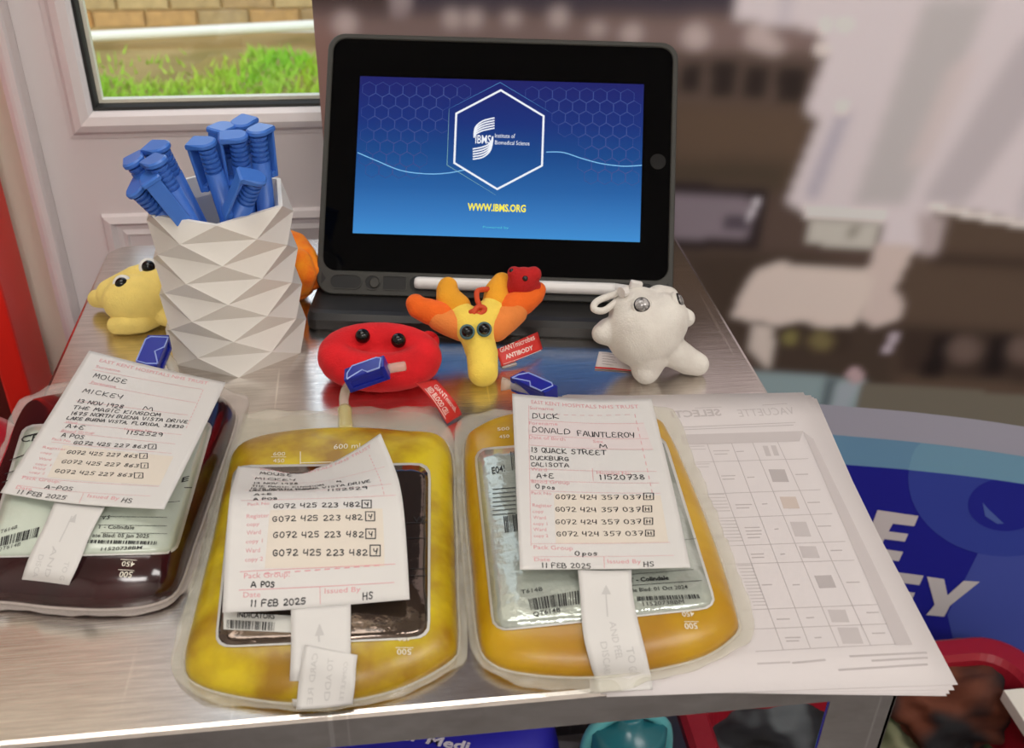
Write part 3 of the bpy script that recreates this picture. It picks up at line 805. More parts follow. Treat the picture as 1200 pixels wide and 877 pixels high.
out1 = [tuple(ctr + np.array([-.0008, .0008]) + np.array(p) * hr * 1.12) for p in HX]
hexring(hx, [out1[5], out1[0], out1[1]], .0005, False)
hexring(hy, [out1[5], out1[4], out1[3]], .0005, False)
# logo: two ribbons of an S round the initials
lg = Scr()
for k in range(5):
    o = k * 1.35
    lg.ribbon([SX(*p) for p in smooth_path([(579.5, 138.5 + o * 2.2), (566, 142 + o * 2.1), (557.5, 149 + o * 1.6), (555.6, 158 + o * .7)], 6)], .0010)
    lg.ribbon([SX(*p) for p in smooth_path([(554, 175 + o * 2.2), (566, 172.5 + o * 2.2), (574.5, 168 + o * 1.6), (577.5, 160 + o * .7)], 6)], .0010)
a, b = SX(557, 168.2), SX(575, 168.5); lg.text('IBMS', a[0], b[0], a[1], .0063, .01)
a, b = SX(580, 161.5), SX(603.5, 162); lg.text('Institute of', a[0], b[0], a[1], .0031, .0)
a, b = SX(580, 169.5), SX(620.5, 170); lg.text('Biomedical Science', a[0], b[0], a[1], .0031, .0)
ye = Scr(); a, b = SX(548, 246.2), SX(616, 248); ye.text('WWW.IBMS.ORG', a[0], b[0], a[1] - .0003, .0052, .03)
cy = Scr(); a, b = SX(566, 267.5), SX(596, 268.5); cy.text('Powered by', a[0], b[0], a[1], .0016)
wv = Scr(); wv2 = Scr()
wv.ribbon([SX(*p) for p in smooth_path([(419, 179), (440, 188), (470, 200), (500, 204), (525, 203), (546, 199)], 8)], .0007)
wv2.ribbon([SX(*p) for p in smooth_path([(640, 178.5), (660, 179), (682, 186), (705, 192), (730, 195), (752, 194)], 8)], .0007)
hp = Scr()                                            # faint honeycomb
r = .0056
for j in range(9):
    for i in range(22):
        x = -SW + .002 + i * r * 1.732 + (r * .866 if j % 2 else 0); y = SH - .001 - j * r * 1.5
        if abs(x) > SW - r or y < -.6 * SH or y > SH - r: continue
        if (x - ctr[0]) ** 2 + (y - ctr[1]) ** 2 < (hr * 1.1) ** 2: continue
        if j > 4 and -.055 < x < .06: continue
        hexring(hp, [(x + r * p[0], y + r * p[1]) for p in HX], .00035)
hp.build('honeycomb_lines', glow('screen_hex', (42, 66, 136), 1.), .0003)['kind'] = 'stuff'
hx.build('hexagon_outline', glow('screen_cyan', (60, 124, 180)), .0004)
hy.build('hexagon_outline', glow('screen_green', (120, 170, 170)), .0004)
hexw.build('hexagon_frame', glow('screen_white', (236, 240, 248)), .0005)
lg.build('logo', MATS['screen_white'], .0005)['kind'] = 'stuff'
ye.build('web_address', glow('screen_yellow', (250, 236, 60)), .0005)['kind'] = 'stuff'
cy.build('small_caption', glow('screen_teal', (60, 190, 210)), .0005)['kind'] = 'stuff'
wv.build('wave_line', glow('screen_wave', (120, 186, 232)), .0004); wv2.build('wave_line', MATS['screen_wave'], .0004)
hb = SX(771, 189.5)
mesh('home_button', tl([(hb[0] + .0056 * math.cos(a), hb[1] + .0056 * math.sin(a)) for a in np.linspace(0, 6.283, 24, endpoint=False)], .0002), [tuple(range(24))], mat('home_ring', (14, 14, 15), .2), tabl)
hb = SX(622, 50)
mesh('front_camera', tl([(hb[0] + .0016 * math.cos(a), hb[1] + .0016 * math.sin(a)) for a in np.linspace(0, 6.283, 16, endpoint=False)], .0002), [tuple(range(16))], mat('lens_dark', (22, 24, 30), .15), tabl)

case = thing('tablet_case', 'black folio case with stylus holder propping up the tablet', 'tablet case', (.05, .1, 0))
cyo = -.0066; chw, chh = HW + .0030, HH + .0096
V, F = loft([tl(rrect(chw - .002, chh - .002, .011, cy=cyo), -.0098), tl(rrect(chw, chh, .012, cy=cyo), -.008), tl(rrect(chw, chh, .012, cy=cyo), .0002), tl(rrect(chw - .0007, chh - .0007, .0115, cy=cyo), .0012),
             tl(rrect(HW - .0002, HH - .0002, .0098), .0012), tl(rrect(HW - .0009, HH - .0009, .0092), .0006), tl(rrect(HW - .0009, HH - .0009, .0092), .0002)], True, False)
mesh('case_shell', V, F, CASE, case)
SY = -HH - .0070
hole = mat('slot_black', (8, 8, 8), .6)
def slot(x0, x1, h, r):
    P = rrect((x1 - x0) / 2, h / 2, r, 6, (x0 + x1) / 2, SY); P2 = rrect((x1 - x0) / 2 + .0007, h / 2 + .0007, r + .0007, 6, (x0 + x1) / 2, SY)
    V, F = loft([tl(P2, .0012), tl(P2, .0020), tl(P, .0020), tl(P, .0013)], False, True)
    o = mesh('slot_rim', V, F, CASE, case)
    mesh('slot_well', tl(P, .0014), [tuple(range(len(P)))], hole, o)
slot(-.1150, -.0935, .0092, .0045); slot(-.0905, -.0805, .0096, .0047); slot(-.0780, -.0620, .0092, .001); slot(-.0595, .1115, .0104, .0051)
V, F = loft([tl([(-.0840 + q * math.cos(a), SY - .0004 + q * math.sin(a)) for a in np.linspace(0, 6.283, 20, endpoint=False)], z) for q, z in ((.0036, .0014), (.0036, .0026), (.0030, .0030))], False, True)
mesh('round_stud', V, F, CASE, case)
for sx in (-1, 1):
    mesh('corner_loop', tl([(sx * (HW - .0005), -HH - .0005), (sx * (HW - .0005), -HH - .0095), (sx * (HW - .0038), -HH - .0050)], .0014), [(0, 1, 2)], hole, case)
BW_ = Vector((-math.sin(YW), math.cos(YW), 0)); BF = Vector((-.0675, .0905, 0))
BMx = Matrix((TU, BW_, Vector((0, 0, 1)))).transposed().to_4x4(); BMx.translation = BF
loops = []
for x0, y0, z in ((.001, .001, .0), (0, 0, .0015), (0, .0, .0085), (.001, .004, .0118), (.003, .008, .0124)):
    loops.append([tuple(BMx @ Vector((x + .123, y + .056, z))) for x, y in rrect(.123 - x0, .056 - y0, .007)])
V, F = loft(loops)
mesh('case_base', V, F, CASEB, case)
MB().box((.012, .030, .0122), (.234, .0306, .0128), BMx).build('base_crease', hole, case)
# prop flap behind the tablet
fa = TM @ Vector((-.07, .02, -.0098)); fb = TM @ Vector((.07, .02, -.0098)); ga = BMx @ Vector((.05, .106, .0125)); gb = BMx @ Vector((.186, .106, .0125)); th = Vector((0, .003, 0))
mesh('prop_flap', [tuple(p) for p in (fa, fb, gb, ga, fa + th, fb + th, gb + th, ga + th)], [(0, 1, 2, 3), (7, 6, 5, 4), (0, 4, 5, 1), (1, 5, 6, 2), (2, 6, 7, 3), (3, 7, 4, 0)], CASEB, case)
sty = thing('stylus', 'slim white stylus lying in the holder below the tablet screen', 'stylus', tuple(TM @ Vector((0, SY, .004))))
PW = mat('stylus_white', (226, 224, 222), .25)
pr_ = [(-.0555, .0026), (-.0550, .0036), (-.0538, .0042), (-.052, .0044), (.080, .0044), (.084, .0043)]
V, F = tube_geo([tuple(TM @ Vector((x, SY, .0056))) for x, _ in pr_], [q for _, q in pr_], 20)
mesh('stylus_barrel', V, F, PW, sty, True)
V, F = tube_geo([tuple(TM @ Vector((x, SY, .0056))) for x in (.084, .095, .105)], [.0043, .0030, .0008], 20)
mesh('stylus_tip', V, F, PW, sty, True)

# ------------------------------------------------------------------ faceted pen cup
CC = Vector((-.112, .0805, 0)); NR, NS, CH = 9, 6, .105
CUPM = mat('cup_white', (226, 222, 215), .45)
def cup_ring(i, inset=0.):
    t = i / (NR - 1); z = CH * (1 - t); r = .0445 + .0015 * t - inset; a0 = math.radians(-85 if i % 2 == 0 else -56)
    return [Vector((CC.x + r * math.cos(a0 + k * 2 * math.pi / NS), CC.y + r * math.sin(a0 + k * 2 * math.pi / NS), z)) for k in range(NS)]
cup = thing('pen_cup', 'white faceted cup holding blue pens', 'pen cup', tuple(CC))
V, F = [], []
for i in range(NR): V += cup_ring(i)
for i in range(NR - 1):
    for k in range(NS):
        a, b = i * NS + k, i * NS + (k + 1) % NS
        c, d = (i + 1) * NS + k, (i + 1) * NS + (k + 1) % NS
        if i % 2 == 0: F += [(a, c, b), (b, c, d)]
        else: F += [(a, c, d), (a, d, b)]
n = len(V)
F.append(tuple((NR - 1) * NS + k for k in range(NS - 1, -1, -1)))
V += cup_ring(0, .0028)
inner = cup_ring(0, .0078)
V += [Vector((v.x, v.y, CH - .012)) for v in inner] + [Vector((v.x, v.y, .004)) for v in inner]
for k in range(NS):
    q = (k + 1) % NS
    F += [(k, q, n + q, n + k), (n + k, n + q, n + NS + q, n + NS + k), (n + NS + k, n + NS + q, n + 2 * NS + q, n + 2 * NS + k)]
F.append(tuple(n + 2 * NS + k for k in range(NS)))
mesh('cup_wall', V, F, CUPM, cup)

# ------------------------------------------------------------------ pens
PENB = mat('pen_blue', (58, 108, 196), .38)
PENB2 = mat('pen_blue_clip', (66, 118, 206), .32)
LP = .142
def pen_parts():
    pts = [(0, 0, 0), (0, 0, .004), (0, 0, .014), (0, 0, .03), (0, 0, .1215)]; rr = [.0010, .0020, .0044, .0056, .0056]
    V, F = tube_geo(pts, rr, 16); A = bpy.data.meshes.new('barrel'); A.from_pydata([tuple(v) for v in V], [], F); A.materials.append(PENB)
    A.polygons.foreach_set('use_smooth', [len(p.vertices) < 5 for p in A.polygons])
    mb = MB(); mb.tube([(0, 0, .120), (0, 0, .1385)], .0040, 14)
    for k in range(5):
        z = .1230 + k * .0031; mb.tube([(0, 0, z), (0, 0, z + .0016)], .0053, 16)
    B = bpy.data.meshes.new('grip_ribs'); B.from_pydata(mb.V, [], mb.F); B.materials.append(PENB)
    # flat thumb cap running down into the clip
    out = []
    for z, g in ((.1383, 0.), (.1388, .0005), (.1406, .0005), (.1416, -.0006)):
        L = [(-.0062 * math.cos(a) - g * math.cos(a), (.0062 + g) * math.sin(a), z) for a in np.linspace(-1.57, 1.57, 12)]
        L += [(.0098 + g, .0058, z), (.0104 + g, .0045, z), (.0104 + g, -.0045, z), (.0098 + g, -.0058, z)]
        out.append(L)
    V, F = loft(out); mb = MB().add(V, F)
    mb.box((.0084, -.0048, .109), (.0104, .0048, .1396), bev=.0008); mb.box((.0054, -.0040, .109), (.0092, .0040, .113), bev=.0008)
    C = bpy.data.meshes.new('clip'); C.from_pydata(mb.V, [], mb.F); C.materials.append(PENB2)
    return (('barrel', A), ('grip_ribs', B), ('clip', C))
PP = pen_parts()
pens = [((-0.1, 0.073), (-0.1558, 0.0651, 0.1364), 'leftmost blue pen in the cup, half hidden behind its neighbours', 100),
        ((-0.084, 0.089), (-0.1549, 0.053, 0.1238), 'lowest blue pen at the left front rim of the cup', 60),
        ((-0.082, 0.069), (-0.1453, 0.0525, 0.1321), 'blue pen with broad clip facing front at the left of the cup', 285),
        ((-0.096, 0.059), (-0.14, 0.0523, 0.1409), 'blue pen leaning left between the front and the tallest left pen', 130),
        ((-0.104, 0.087), (-0.1408, 0.0718, 0.1424), 'tallest blue pen of the left-leaning bunch in the cup', 150),
        ((-0.094, 0.081), (-0.1133, 0.0669, 0.146), 'upright blue pen at the left of the right bunch, ribs to the front', 160),
        ((-0.116, 0.091), (-0.1037, 0.0901, 0.1475), 'blue pen with pale shining thumb cap at the top of the bunch', 240),
        ((-0.098, 0.107), (-0.0946, 0.0954, 0.1475), 'rearmost blue pen, highest in the cup beside the pale capped one', 60),
        ((-0.094, 0.093), (-0.0953, 0.0747, 0.1469), 'blue pen in the middle of the right bunch with clip to its left', 185),
        ((-0.084, 0.077), (-0.0836, 0.0797, 0.148), 'rightmost upright blue pen against the back rim of the cup', 60),
        ((-0.144, 0.077), (-0.083, 0.0478, 0.131), 'blue pen leaning right at the front rim of the cup', 195)]
for (bx, by), tip, lab, ang in pens:
    b = Vector((bx, by, .006)); d = (Vector(tip) - b).normalized()
    x = Vector((math.cos(math.radians(ang)), math.sin(math.radians(ang)), 0)); x = (x - d * x.dot(d)).normalized(); y = d.cross(x)
    M = Matrix((x, y, d)).transposed().to_4x4(); M.translation = b
    t = thing('pen', lab, 'pen', group='blue pens in the cup')
    t.matrix_world = M
    for nm, me in PP:
        o = bpy.data.objects.new(nm, me); COL.objects.link(o); o.parent = t

# ------------------------------------------------------------------ plush toys
def fur(name, rgb, n2=None):
    return mat(name, rgb, .9, bump=.55, bscale=900, noise=.12, nscale=60, nrgb=n2, Sheen_Weight=.05, Sheen_Roughness=.5)
EYEB = mat('eye_black', (6, 6, 7), .05)
def bead_eye(parent, px, py, z, r, ring=None, face=None, name='eye'):
    """domed eye turned towards face (unit vector); optional coloured ring"""
    p = Vector(at_z(px, py, z)); f = (face or (Vector(CAM) - p)).normalized()
    q = f.to_track_quat('Z', 'Y').to_matrix().to_4x4()
    prof = [(r, -.25 * r), (r, 0), (r * .95, r * .3), (r * .78, r * .6), (r * .5, r * .82), (r * .2, r * .93), (.0002, r * .95)]
    e = lathe(name, prof, EYEB, parent, 20, p, q)
    if ring:
        rg = lathe('eye_ring', [(r * 1.05, -.3 * r), (r * 1.42, -.28 * r), (r * 1.38, .06 * r), (r * 1.02, .16 * r)], ring, e, 24, p, q)
    return e
# yellow toy left of the cup
yt = thing('plush_toy', 'pale yellow plush microbe toy with big white-rimmed eyes left of the cup', 'plush toy', tuple(at_z(158, 370, 0)), 'plush microbe toys')
YEL = fur('fur_yellow', (252, 224, 126))
Z_ = at_z
plush('body', [('b', Z_(160, 352, .019), (.0225, .0175, .018)), ('b', Z_(180, 338, .022), (.0150, .0150, .0165)), ('c', [(Z_(132, 345, .020), .011), (Z_(160, 330, .027), .0110), (Z_(180, 320, .030), .0085)]),
               ('c', [(Z_(134, 350, .014), .0080), (Z_(122, 350, .011), .0070), (Z_(114, 350, .009), .0066)]), ('c', [(Z_(182, 356, .014), .013), (Z_(196, 374, .009), .0055)])], YEL, yt)
plush('foot', [('c', [(Z_(137, 381, .0068), .0066), (Z_(150, 378, .0085), .0085), (Z_(166, 376, .0088), .0085), (Z_(180, 372, .0080), .0070)])], YEL, yt)
WR = mat('eye_white', (232, 230, 224), .5)
bead_eye(yt, 143, 333, .0335, .0046, WR, Vector((-.12, -.78, .6))); bead_eye(yt, 174, 313, .0385, .0046, WR, Vector((.12, -.75, .65)))
# orange toy behind the cup
ot = thing('plush_toy', 'orange wrinkled plush microbe toy squeezed between cup and tablet', 'plush toy', tuple(at_z(352, 335, 0)), 'plush microbe toys')
ORG = fur('fur_orange', (250, 156, 18), (240, 112, 10))
plush('body', [('c', [(Z_(336, 282, .030), .0085), (Z_(347, 286, .034), .0085), (Z_(358, 300, .032), .0080), (Z_(368, 318, .024), .0070), (Z_(366, 330, .016), .0065)]),
               ('c', [(Z_(340, 296, .034), .0075), (Z_(352, 306, .034), .0080), (Z_(358, 322, .027), .0078), (Z_(356, 334, .018), .0065)]), ('c', [(Z_(342, 306, .030), .0075), (Z_(347, 322, .026), .0075), (Z_(350, 334, .018), .0080)]),
               ('c', [(Z_(340, 326, .016), .0070), (Z_(350, 338, .0105), .0088), (Z_(356, 336, .010), .0075)]), ('b', Z_(338, 316, .017), (.014, .014, .016)), ('b', Z_(334, 330, .010), (.013, .013, .010))], ORG, ot, voxel=.0009, it=1)
# red blood cell
rt = thing('plush_toy', 'red disc-shaped plush blood cell toy with two black bead eyes', 'plush toy', (-.0195, .036, 0), 'plush microbe toys')
RED = fur('fur_red', (226, 18, 30), (204, 10, 22))
rc = np.array([-.0180, .0275, .0148]); tilt = Matrix.Rotation(math.radians(14), 3, 'X') @ Matrix.Rotation(math.radians(-6), 3, 'Z')
ringp = [rc + np.array(tilt @ Vector((.0270 * math.cos(a), .0140 * math.sin(a), 0))) for a in np.linspace(0, 6.2832, 22)]
plush('body', [('c', [(p, .0125) for p in ringp]), ('b', rc, (.022, .012, .0062))], RED, rt)
bead_eye(rt, 425, 394, .0295, .0047, None, Vector((0, -.7, .72))); bead_eye(rt, 467, 399, .0285, .0047, None, Vector((.05, -.7, .72)))
lp = MB(); lp.tube(smooth_path([Z_(488, 402, .020), Z_(500, 392, .020), Z_(510, 396, .016), Z_(509, 408, .014), Z_(498, 408, .016)], 6), .0022, 10); lp.build('hanging_loop', RED, rt, True)
TAGR = mat('tag_red', (206, 44, 36), .5); TAGW = mat('tag_white', (226, 218, 214), .6)
PRW = mat('tag_print', (236, 214, 206), .6); PRR = mat('tag_print_dark', (120, 100, 100), .6)
s = Sheet([[(487, 449, .017), (511, 445, .017)], [(499, 461, .0185), (524, 459, .0185)], [(514, 481, .010), (536, 475, .011)], [(524, 497, .0012), (541, 486, .0020)]])
fl = s.build('care_label', TAGR, rt, 8, 16)
k = Ink(s); k.type_box('RED BLOOD CELL', [(500, 456), (522, 487), (527, 484), (505, 453)], .02); k.type_box('GIANTmicrobes', [(508, 454), (534, 485), (537.5, 481.5), (511, 450)], .01)
for o in (0, 1.6): k.line((498 + o * .2, 456), (522 + o * .2, 491), .00025)
k.build('label_print', PRW, fl)
# antibody
AN, AD = np.array([0, -.55, 1.]), .010 - .02 * .55
def sl(x, y, up=0.):
    d = ray(x, y); t = (AD + up - CAM @ AN) / (d @ AN); return CAM + d * t
ab = thing('plush_toy', 'yellow and orange Y-shaped plush antibody toy leaning on the tablet case', 'plush toy', tuple(sl(566, 440) * [1, 1, 0]), 'plush microbe toys')
AY, AO, AP, AA_, AR = fur('fur_lemon', (252, 220, 92)), fur('fur_deep_orange', (246, 106, 20)), fur('fur_peach', (240, 138, 62)), fur('fur_amber', (242, 166, 34)), fur('fur_crimson', (190, 20, 20))
plush('body', [('c', [(sl(566, 436, .001), .0098), (sl(565, 415), .0104), (sl(560, 398, .002), .0108), (sl(557, 385, .003), .0122)]), ('c', [(sl(553, 386, .003), .011), (sl(545, 374, .003), .0100), (sl(538, 366, .002), .0085)]),
               ('c', [(sl(562, 384, .003), .011), (sl(572, 370, .003), .0100), (sl(580, 358, .002), .0085)])], AY, ab)
plush('arm', [('c', [(sl(541, 383, .000), .0098), (sl(527, 378, .001), .0094), (sl(516, 373, .001), .0090)])], AP, ab)
plush('arm', [('c', [(sl(519, 371, .0015), .0092), (sl(502, 365, .002), .0086), (sl(490, 361, .003), .0072), (sl(487, 356, .005), .0066)])], AO, ab)
plush('arm', [('c', [(sl(536, 360, .003), .0092), (sl(526, 350, .003), .0086), (sl(524, 340, .004), .0072), (sl(525, 336, .004), .0066)])], AA_, ab)
plush('arm', [('c', [(sl(580, 384, .0), .0098), (sl(592, 374, .001), .0098), (sl(602, 366, .001), .0092)])], AP, ab)
plush('arm', [('c', [(sl(597, 362, .0015), .0098), (sl(612, 354, .002), .0092), (sl(625, 346, .003), .0072), (sl(630, 340, .004), .0058)])], AO, ab)
plush('arm', [('c', [(sl(581, 354, .003), .0090), (sl(582, 342, .004), .0082), (sl(588, 331, .004), .0068)])], AA_, ab)
rb = sl(613, 330, .011)
hd = plush('antigen', [('b', rb, (.0105, .009, .0100)), ('b', rb + [-.006, .0, .0062], (.0048, .005, .0048)), ('b', rb + [.007, .0, .005], (.0052, .006, .0052)), ('b', rb + [.0085, 0, -.005], (.0045, .006, .005)), ('b', rb + [-.007, 0, -.004], (.0045, .006, .005))], AR, ab, it=4)
for ex, ey in ((600, 318), (615.5, 326.5)):
    p = Vector(sl(ex, ey, .021)); q = (Vector(CAM) - p).normalized().to_track_quat('Z', 'Y').to_matrix().to_4x4()
    lathe('eye', [(.0019, -.003), (.0019, 0), (.0012, .0008), (.0002, .001)], EYEB, hd, 14, p, q)
RGB_ = mat('eye_ring_blue', (70, 104, 110), .5)
for ex, ey in ((547.5, 389), (567.5, 386)):
    p = sl(ex, ey, .0165); q = Vector((-.02, -.75, .66))
    pp = Vector(p).copy(); f = q.normalized().to_track_quat('Z', 'Y').to_matrix().to_4x4(); r = .0038
    e = lathe('eye', [(r, -.6 * r), (r, 0), (r * .95, r * .3), (r * .78, r * .6), (r * .5, r * .82), (.0002, r * .95)], EYEB, ab, 20, pp, f)
    lathe('eye_ring', [(r * .9, -.8 * r), (r * 1.25, -.6 * r), (r * 1.28, .05 * r), (r * 1.0, .2 * r)], RGB_, e, 24, pp, f)
CORD = mat('cord_orange', (206, 70, 26), .7)
MB().tube(smooth_path([sl(556, 372, .012), sl(552, 366, .014), sl(562, 362, .013), sl(559, 350, .013), sl(560, 341, .014), sl(572, 339, .010)], 6), .0018, 8).build('hanging_cord', CORD, ab, True)
MB().tube(smooth_path([sl(554, 368, .015), sl(560, 360, .016), sl(568, 362, .015), sl(562, 369, .014), sl(553, 366, .014)], 6), .0018, 8).build('cord_knot', CORD, ab, True)
s = Sheet([[(581, 410, .011), (605, 400, .013), (630, 389, .012)], [(588, 430, .002), (612, 420, .004), (636, 409, .004)]])
fl = s.build('care_label', TAGR, ab, 12, 6)
k = Ink(s); k.type_box('ANTIBODY', [(593, 421), (625, 409.5), (624, 404.5), (591.5, 416)], .03); k.type_box('GIANTmicrobes', [(586.5, 413.5), (627, 398), (625, 391.5), (584.5, 407)], .01)
k.line((590, 427), (634, 411), .0003); k.build('label_print', PRW, fl)
s = Sheet([[(586, 428, .0006), (604, 424, .0006)], [(589, 431, .0006), (606, 426.5, .0006)]]); s.build('label_underside', TAGW, fl, 4, 2)
# white toy
wt = thing('plush_toy', 'white plush microbe toy with glassy eyes and stubby limbs at the right', 'plush toy', tuple(at_z(768, 435, 0)), 'plush microbe toys')
WHT = fur('fur_white', (226, 222, 214), (214, 208, 200))
plush('body', [('b', Z_(756, 388, .030), (.0255, .022, .025)), ('b', Z_(748, 366, .040), (.0190, .017, .0165)), ('b', Z_(776, 376, .036), (.0170, .017, .0185)),
               ('c', [(Z_(728, 388, .030), .0100), (Z_(714, 389, .030), .0092), (Z_(706, 391, .030), .0070)]), ('c', [(Z_(760, 418, .016), .0125), (Z_(757, 432, .0085), .0098), (Z_(757, 436, .008), .0082)]),
               ('c', [(Z_(788, 412, .018), .0105), (Z_(806, 423, .010), .0092), (Z_(817, 427, .008), .0078)]), ('c', [(Z_(790, 372, .034), .0095), (Z_(804, 373, .034), .0060)]), ('c', [(Z_(772, 350, .046), .009), (Z_(782, 349, .046), .0075)])], WHT, wt)
GE = mat('eye_glass', (196, 192, 190), .04, .0, Coat_Weight=1., noise=.9, nscale=260, nrgb=(20, 20, 20))
def glass_eye(px, py, z, f):
    p = Vector(at_z(px, py, z)); q = f.normalized().to_track_quat('Z', 'Y').to_matrix().to_4x4(); r = .0050
    e = lathe('eye', [(r, -.6 * r), (r, .1 * r), (r * .85, r * .45), (r * .5, r * .68), (.0002, r * .75)], GE, wt, 22, p, q)
    lathe('eye_ring', [(r * 1.0, -.6 * r), (r * 1.3, -.3 * r), (r * 1.25, .1 * r), (r * .98, .2 * r)], WHT, e, 22, p, q)
    lathe('pupil_rim', [(r * .98, .14 * r), (r * 1.02, .2 * r), (r * .9, .42 * r), (r * .84, .42 * r)], EYEB, e, 22, p, q)
glass_eye(752, 358, .0525, Vector((-.15, -.72, .68))); glass_eye(794, 353, .050, Vector((.9, -.2, .45)))
MB().tube(smooth_path([Z_(737, 338, .054), Z_(720, 345, .052), Z_(700, 353, .050), Z_(696, 362, .048), Z_(708, 364, .046), Z_(724, 352, .048)], 6), .0022, 10).build('hanging_loop', WHT, wt, True)
MB().box((-.004, -.002, -.0045), (.004, .002, .0045), Matrix.Translation(Vector(Z_(744, 337, .055))) @ Matrix.Rotation(.25, 4, 'Y'), bev=.0012).tube([Z_(728, 343, .056), Z_(733, 341, .056)], .0036, 10).build('cord_clasp', mat('clasp_clear', (222, 218, 214), .15), wt)
s = Sheet([[(702, 412, .0035), (722, 415, .0035), (744, 425, .004)], [(697, 432, .0008), (720, 433.5, .0008), (746, 436, .0008)]])
fl = s.build('care_label', TAGW, wt, 10, 4)
k = Ink(s); k.quad([(697.5, 430), (744, 434.5), (745, 436), (697, 432)], 4); k.build('label_edge', TAGR, fl)
k = Ink(s)
for y in (414.5, 417.5, 420.5, 423.5, 426.5): k.line((706, y), (723 - random.uniform(0, 5), y + 2), .0003)
k.build('label_print', PRR, fl)

# ------------------------------------------------------------------ loose sheets under the right-hand bag
GREY_L = mat('show_through_grey', (187, 180, 180), .8); GREY_D = mat('show_through_dark', (180, 173, 173), .8); GREY_F = mat('show_through_faint', (194, 187, 187), .8); GREY_W = mat('show_through_warm', (200, 186, 178), .8)
PW_, PH_ = .1575, .2335
def page(name, lab, br, ang, z, over=0.):
    """sheet with its near right corner at br, turned by ang; lies at height z"""
    a = math.radians(ang); ux, uy = np.array([math.cos(a), math.sin(a), 0]), np.array([-math.sin(a), math.cos(a), 0])
    B = np.array([br[0], br[1], z]); W = []
    for v in (0, .5, .9, 1):
        W.append([B - ux * PW_ * (1 - u) + uy * PH_ * (1 - v) + np.array([0, 0, over if v == 1 else 0]) for u in (0, .5, 1)])
    s = Sheet([[0, 0, 0]] * 4, uk=[0, .5, 1], vk=[0, .5, .9, 1], world=W)
    o = s.build(name, PAPER, None, 6, 10)
    tag(o, lab, 'paper', 'sheets of printed paper under the right bag')
    return s, o
tr, brr = at_z(942.2, 461.2, .0014), at_z(1122.5, 802.5, .0014)
d_ = tr - brr; A0 = math.degrees(math.atan2(-d_[0], d_[1]))
page('paper_sheet', 'bottom white sheet of the stack, sticking out furthest at the near edge', at_z(1109.5, 815.8, .0003), A0 - 3.4, .0003)
page('paper_sheet', 'white sheet second from the bottom of the paper stack', at_z(1113, 813, .0006), A0 - 2.6, .0006)
page('paper_sheet', 'white sheet just below the printed top sheet of the stack', at_z(1116, 809, .0009) + np.array([.001, 0, 0]), A0 - 1.6, .0009)
ps, po = page('paper_sheet', 'top white sheet with a faint table showing through, right of the bags', brr, A0, .0014)
k1 = Ink(ps)
class Cells:
    def __init__(s, nm, m): s.nm, s.m = nm, m
    def quad(s, Q, n=4):
        k = Ink(ps); k.quad(Q, n); k.build(s.nm, s.m, po, None)
k2, k3, k4 = Cells('dark_cell', GREY_D), Cells('grey_cell', GREY_F), Cells('tinted_cell', GREY_W)
def q(x, y): return (780 + x * .4331, 450 + y * .4331)      # crop of the photo used to read the sheet
cols_t = [(60, 165), (112, 162), (178, 160), (235, 159), (303, 158), (362, 156)]
cols_b = [(245, 724), (318, 720), (392, 717), (468, 713), (555, 709), (622, 705)]
for a, b in zip(cols_t[1:5], cols_b[1:5]): k1.line(q(*a), q(*b), .00045, 12)
rows_y = [(158, 362, 156), (210, 385, 203), (296, 418, 287), (362, 450, 352), (437, 485, 427), (486, 510, 478), (610, 572, 598), (662, 600, 650), (722, 622, 705)]
for i, (yl, xr, yr) in enumerate(rows_y):
    t = (yl - 165) / (724 - 165); xl = 60 + 185 * t + 0
    xl = max(xl, 30 + 190 * t)
    if i: k1.line(q(xl, yl + 3), q(xr, yr), .00045, 12)
k3.quad([q(372, 130), q(400, 150), q(668, 706), q(622, 708)])
k3.quad([q(40, 138), q(372, 128), q(362, 156), q(45, 166)])
for x, y, w, h, s_ in ((262, 168, 14, 28, 3), (284, 167, 14, 28, 3), (278, 232, 44, 34, 2)): (k2 if s_ == 2 else k1 if s_ == 1 else k3).quad([q(x, y), q(x + w, y), q(x + w + h * .35, y + h), q(x + h * .35, y + h)], 3)
for x, y, w, h in ((308, 306, 44, 32), ): k4.quad([q(x, y), q(x + w, y), q(x + w + h * .35, y + h), q(x + h * .35, y + h)], 3)
for x, y, w, h in ((336, 374, 44, 40), (360, 440, 46, 32), (438, 612, 48, 34), (464, 660, 56, 44)): k3.quad([q(x, y), q(x + w, y), q(x + w + h * .35, y + h), q(x + h * .35, y + h)], 3)
k2.quad([q(402, 520), q(448, 518), q(462, 552), q(416, 554)], 3)
r_ = random.Random(3)
for x, y, w, m in ((130, 182, 44, 2), (192, 184, 20, 1), (152, 250, 40, 2), (222, 254, 18, 1), (190, 328, 42, 2), (262, 326, 16, 1), (215, 390, 46, 4), (296, 394, 16, 1), (232, 462, 40, 2), (312, 462, 16, 1), (352, 246, 34, 1), (385, 322, 34, 1), (412, 386, 36, 1), (448, 452, 36, 1), (262, 545, 30, 1), (345, 545, 16, 1), (490, 538, 34, 1),
                   (302, 638, 34, 1), (382, 634, 18, 1), (545, 620, 34, 1), (325, 688, 38, 2), (405, 688, 22, 1), (560, 676, 38, 1)):
    for j in range(m): k1.line(q(x + j * 3, y + j * 9), q(x + w - r_.randint(0, 8), y + j * 9 - 1), .0008, 3)
for y in range(300, 350, 9): k1.line(q(110 + (y - 300) * .4, y), q(158 + (y - 300) * .35, y - 1), .0005, 3)
for y in range(372, 432, 9): k1.line(q(140 + (y - 372) * .4, y), q(190 + (y - 372) * .35, y - 1), .0005, 3)
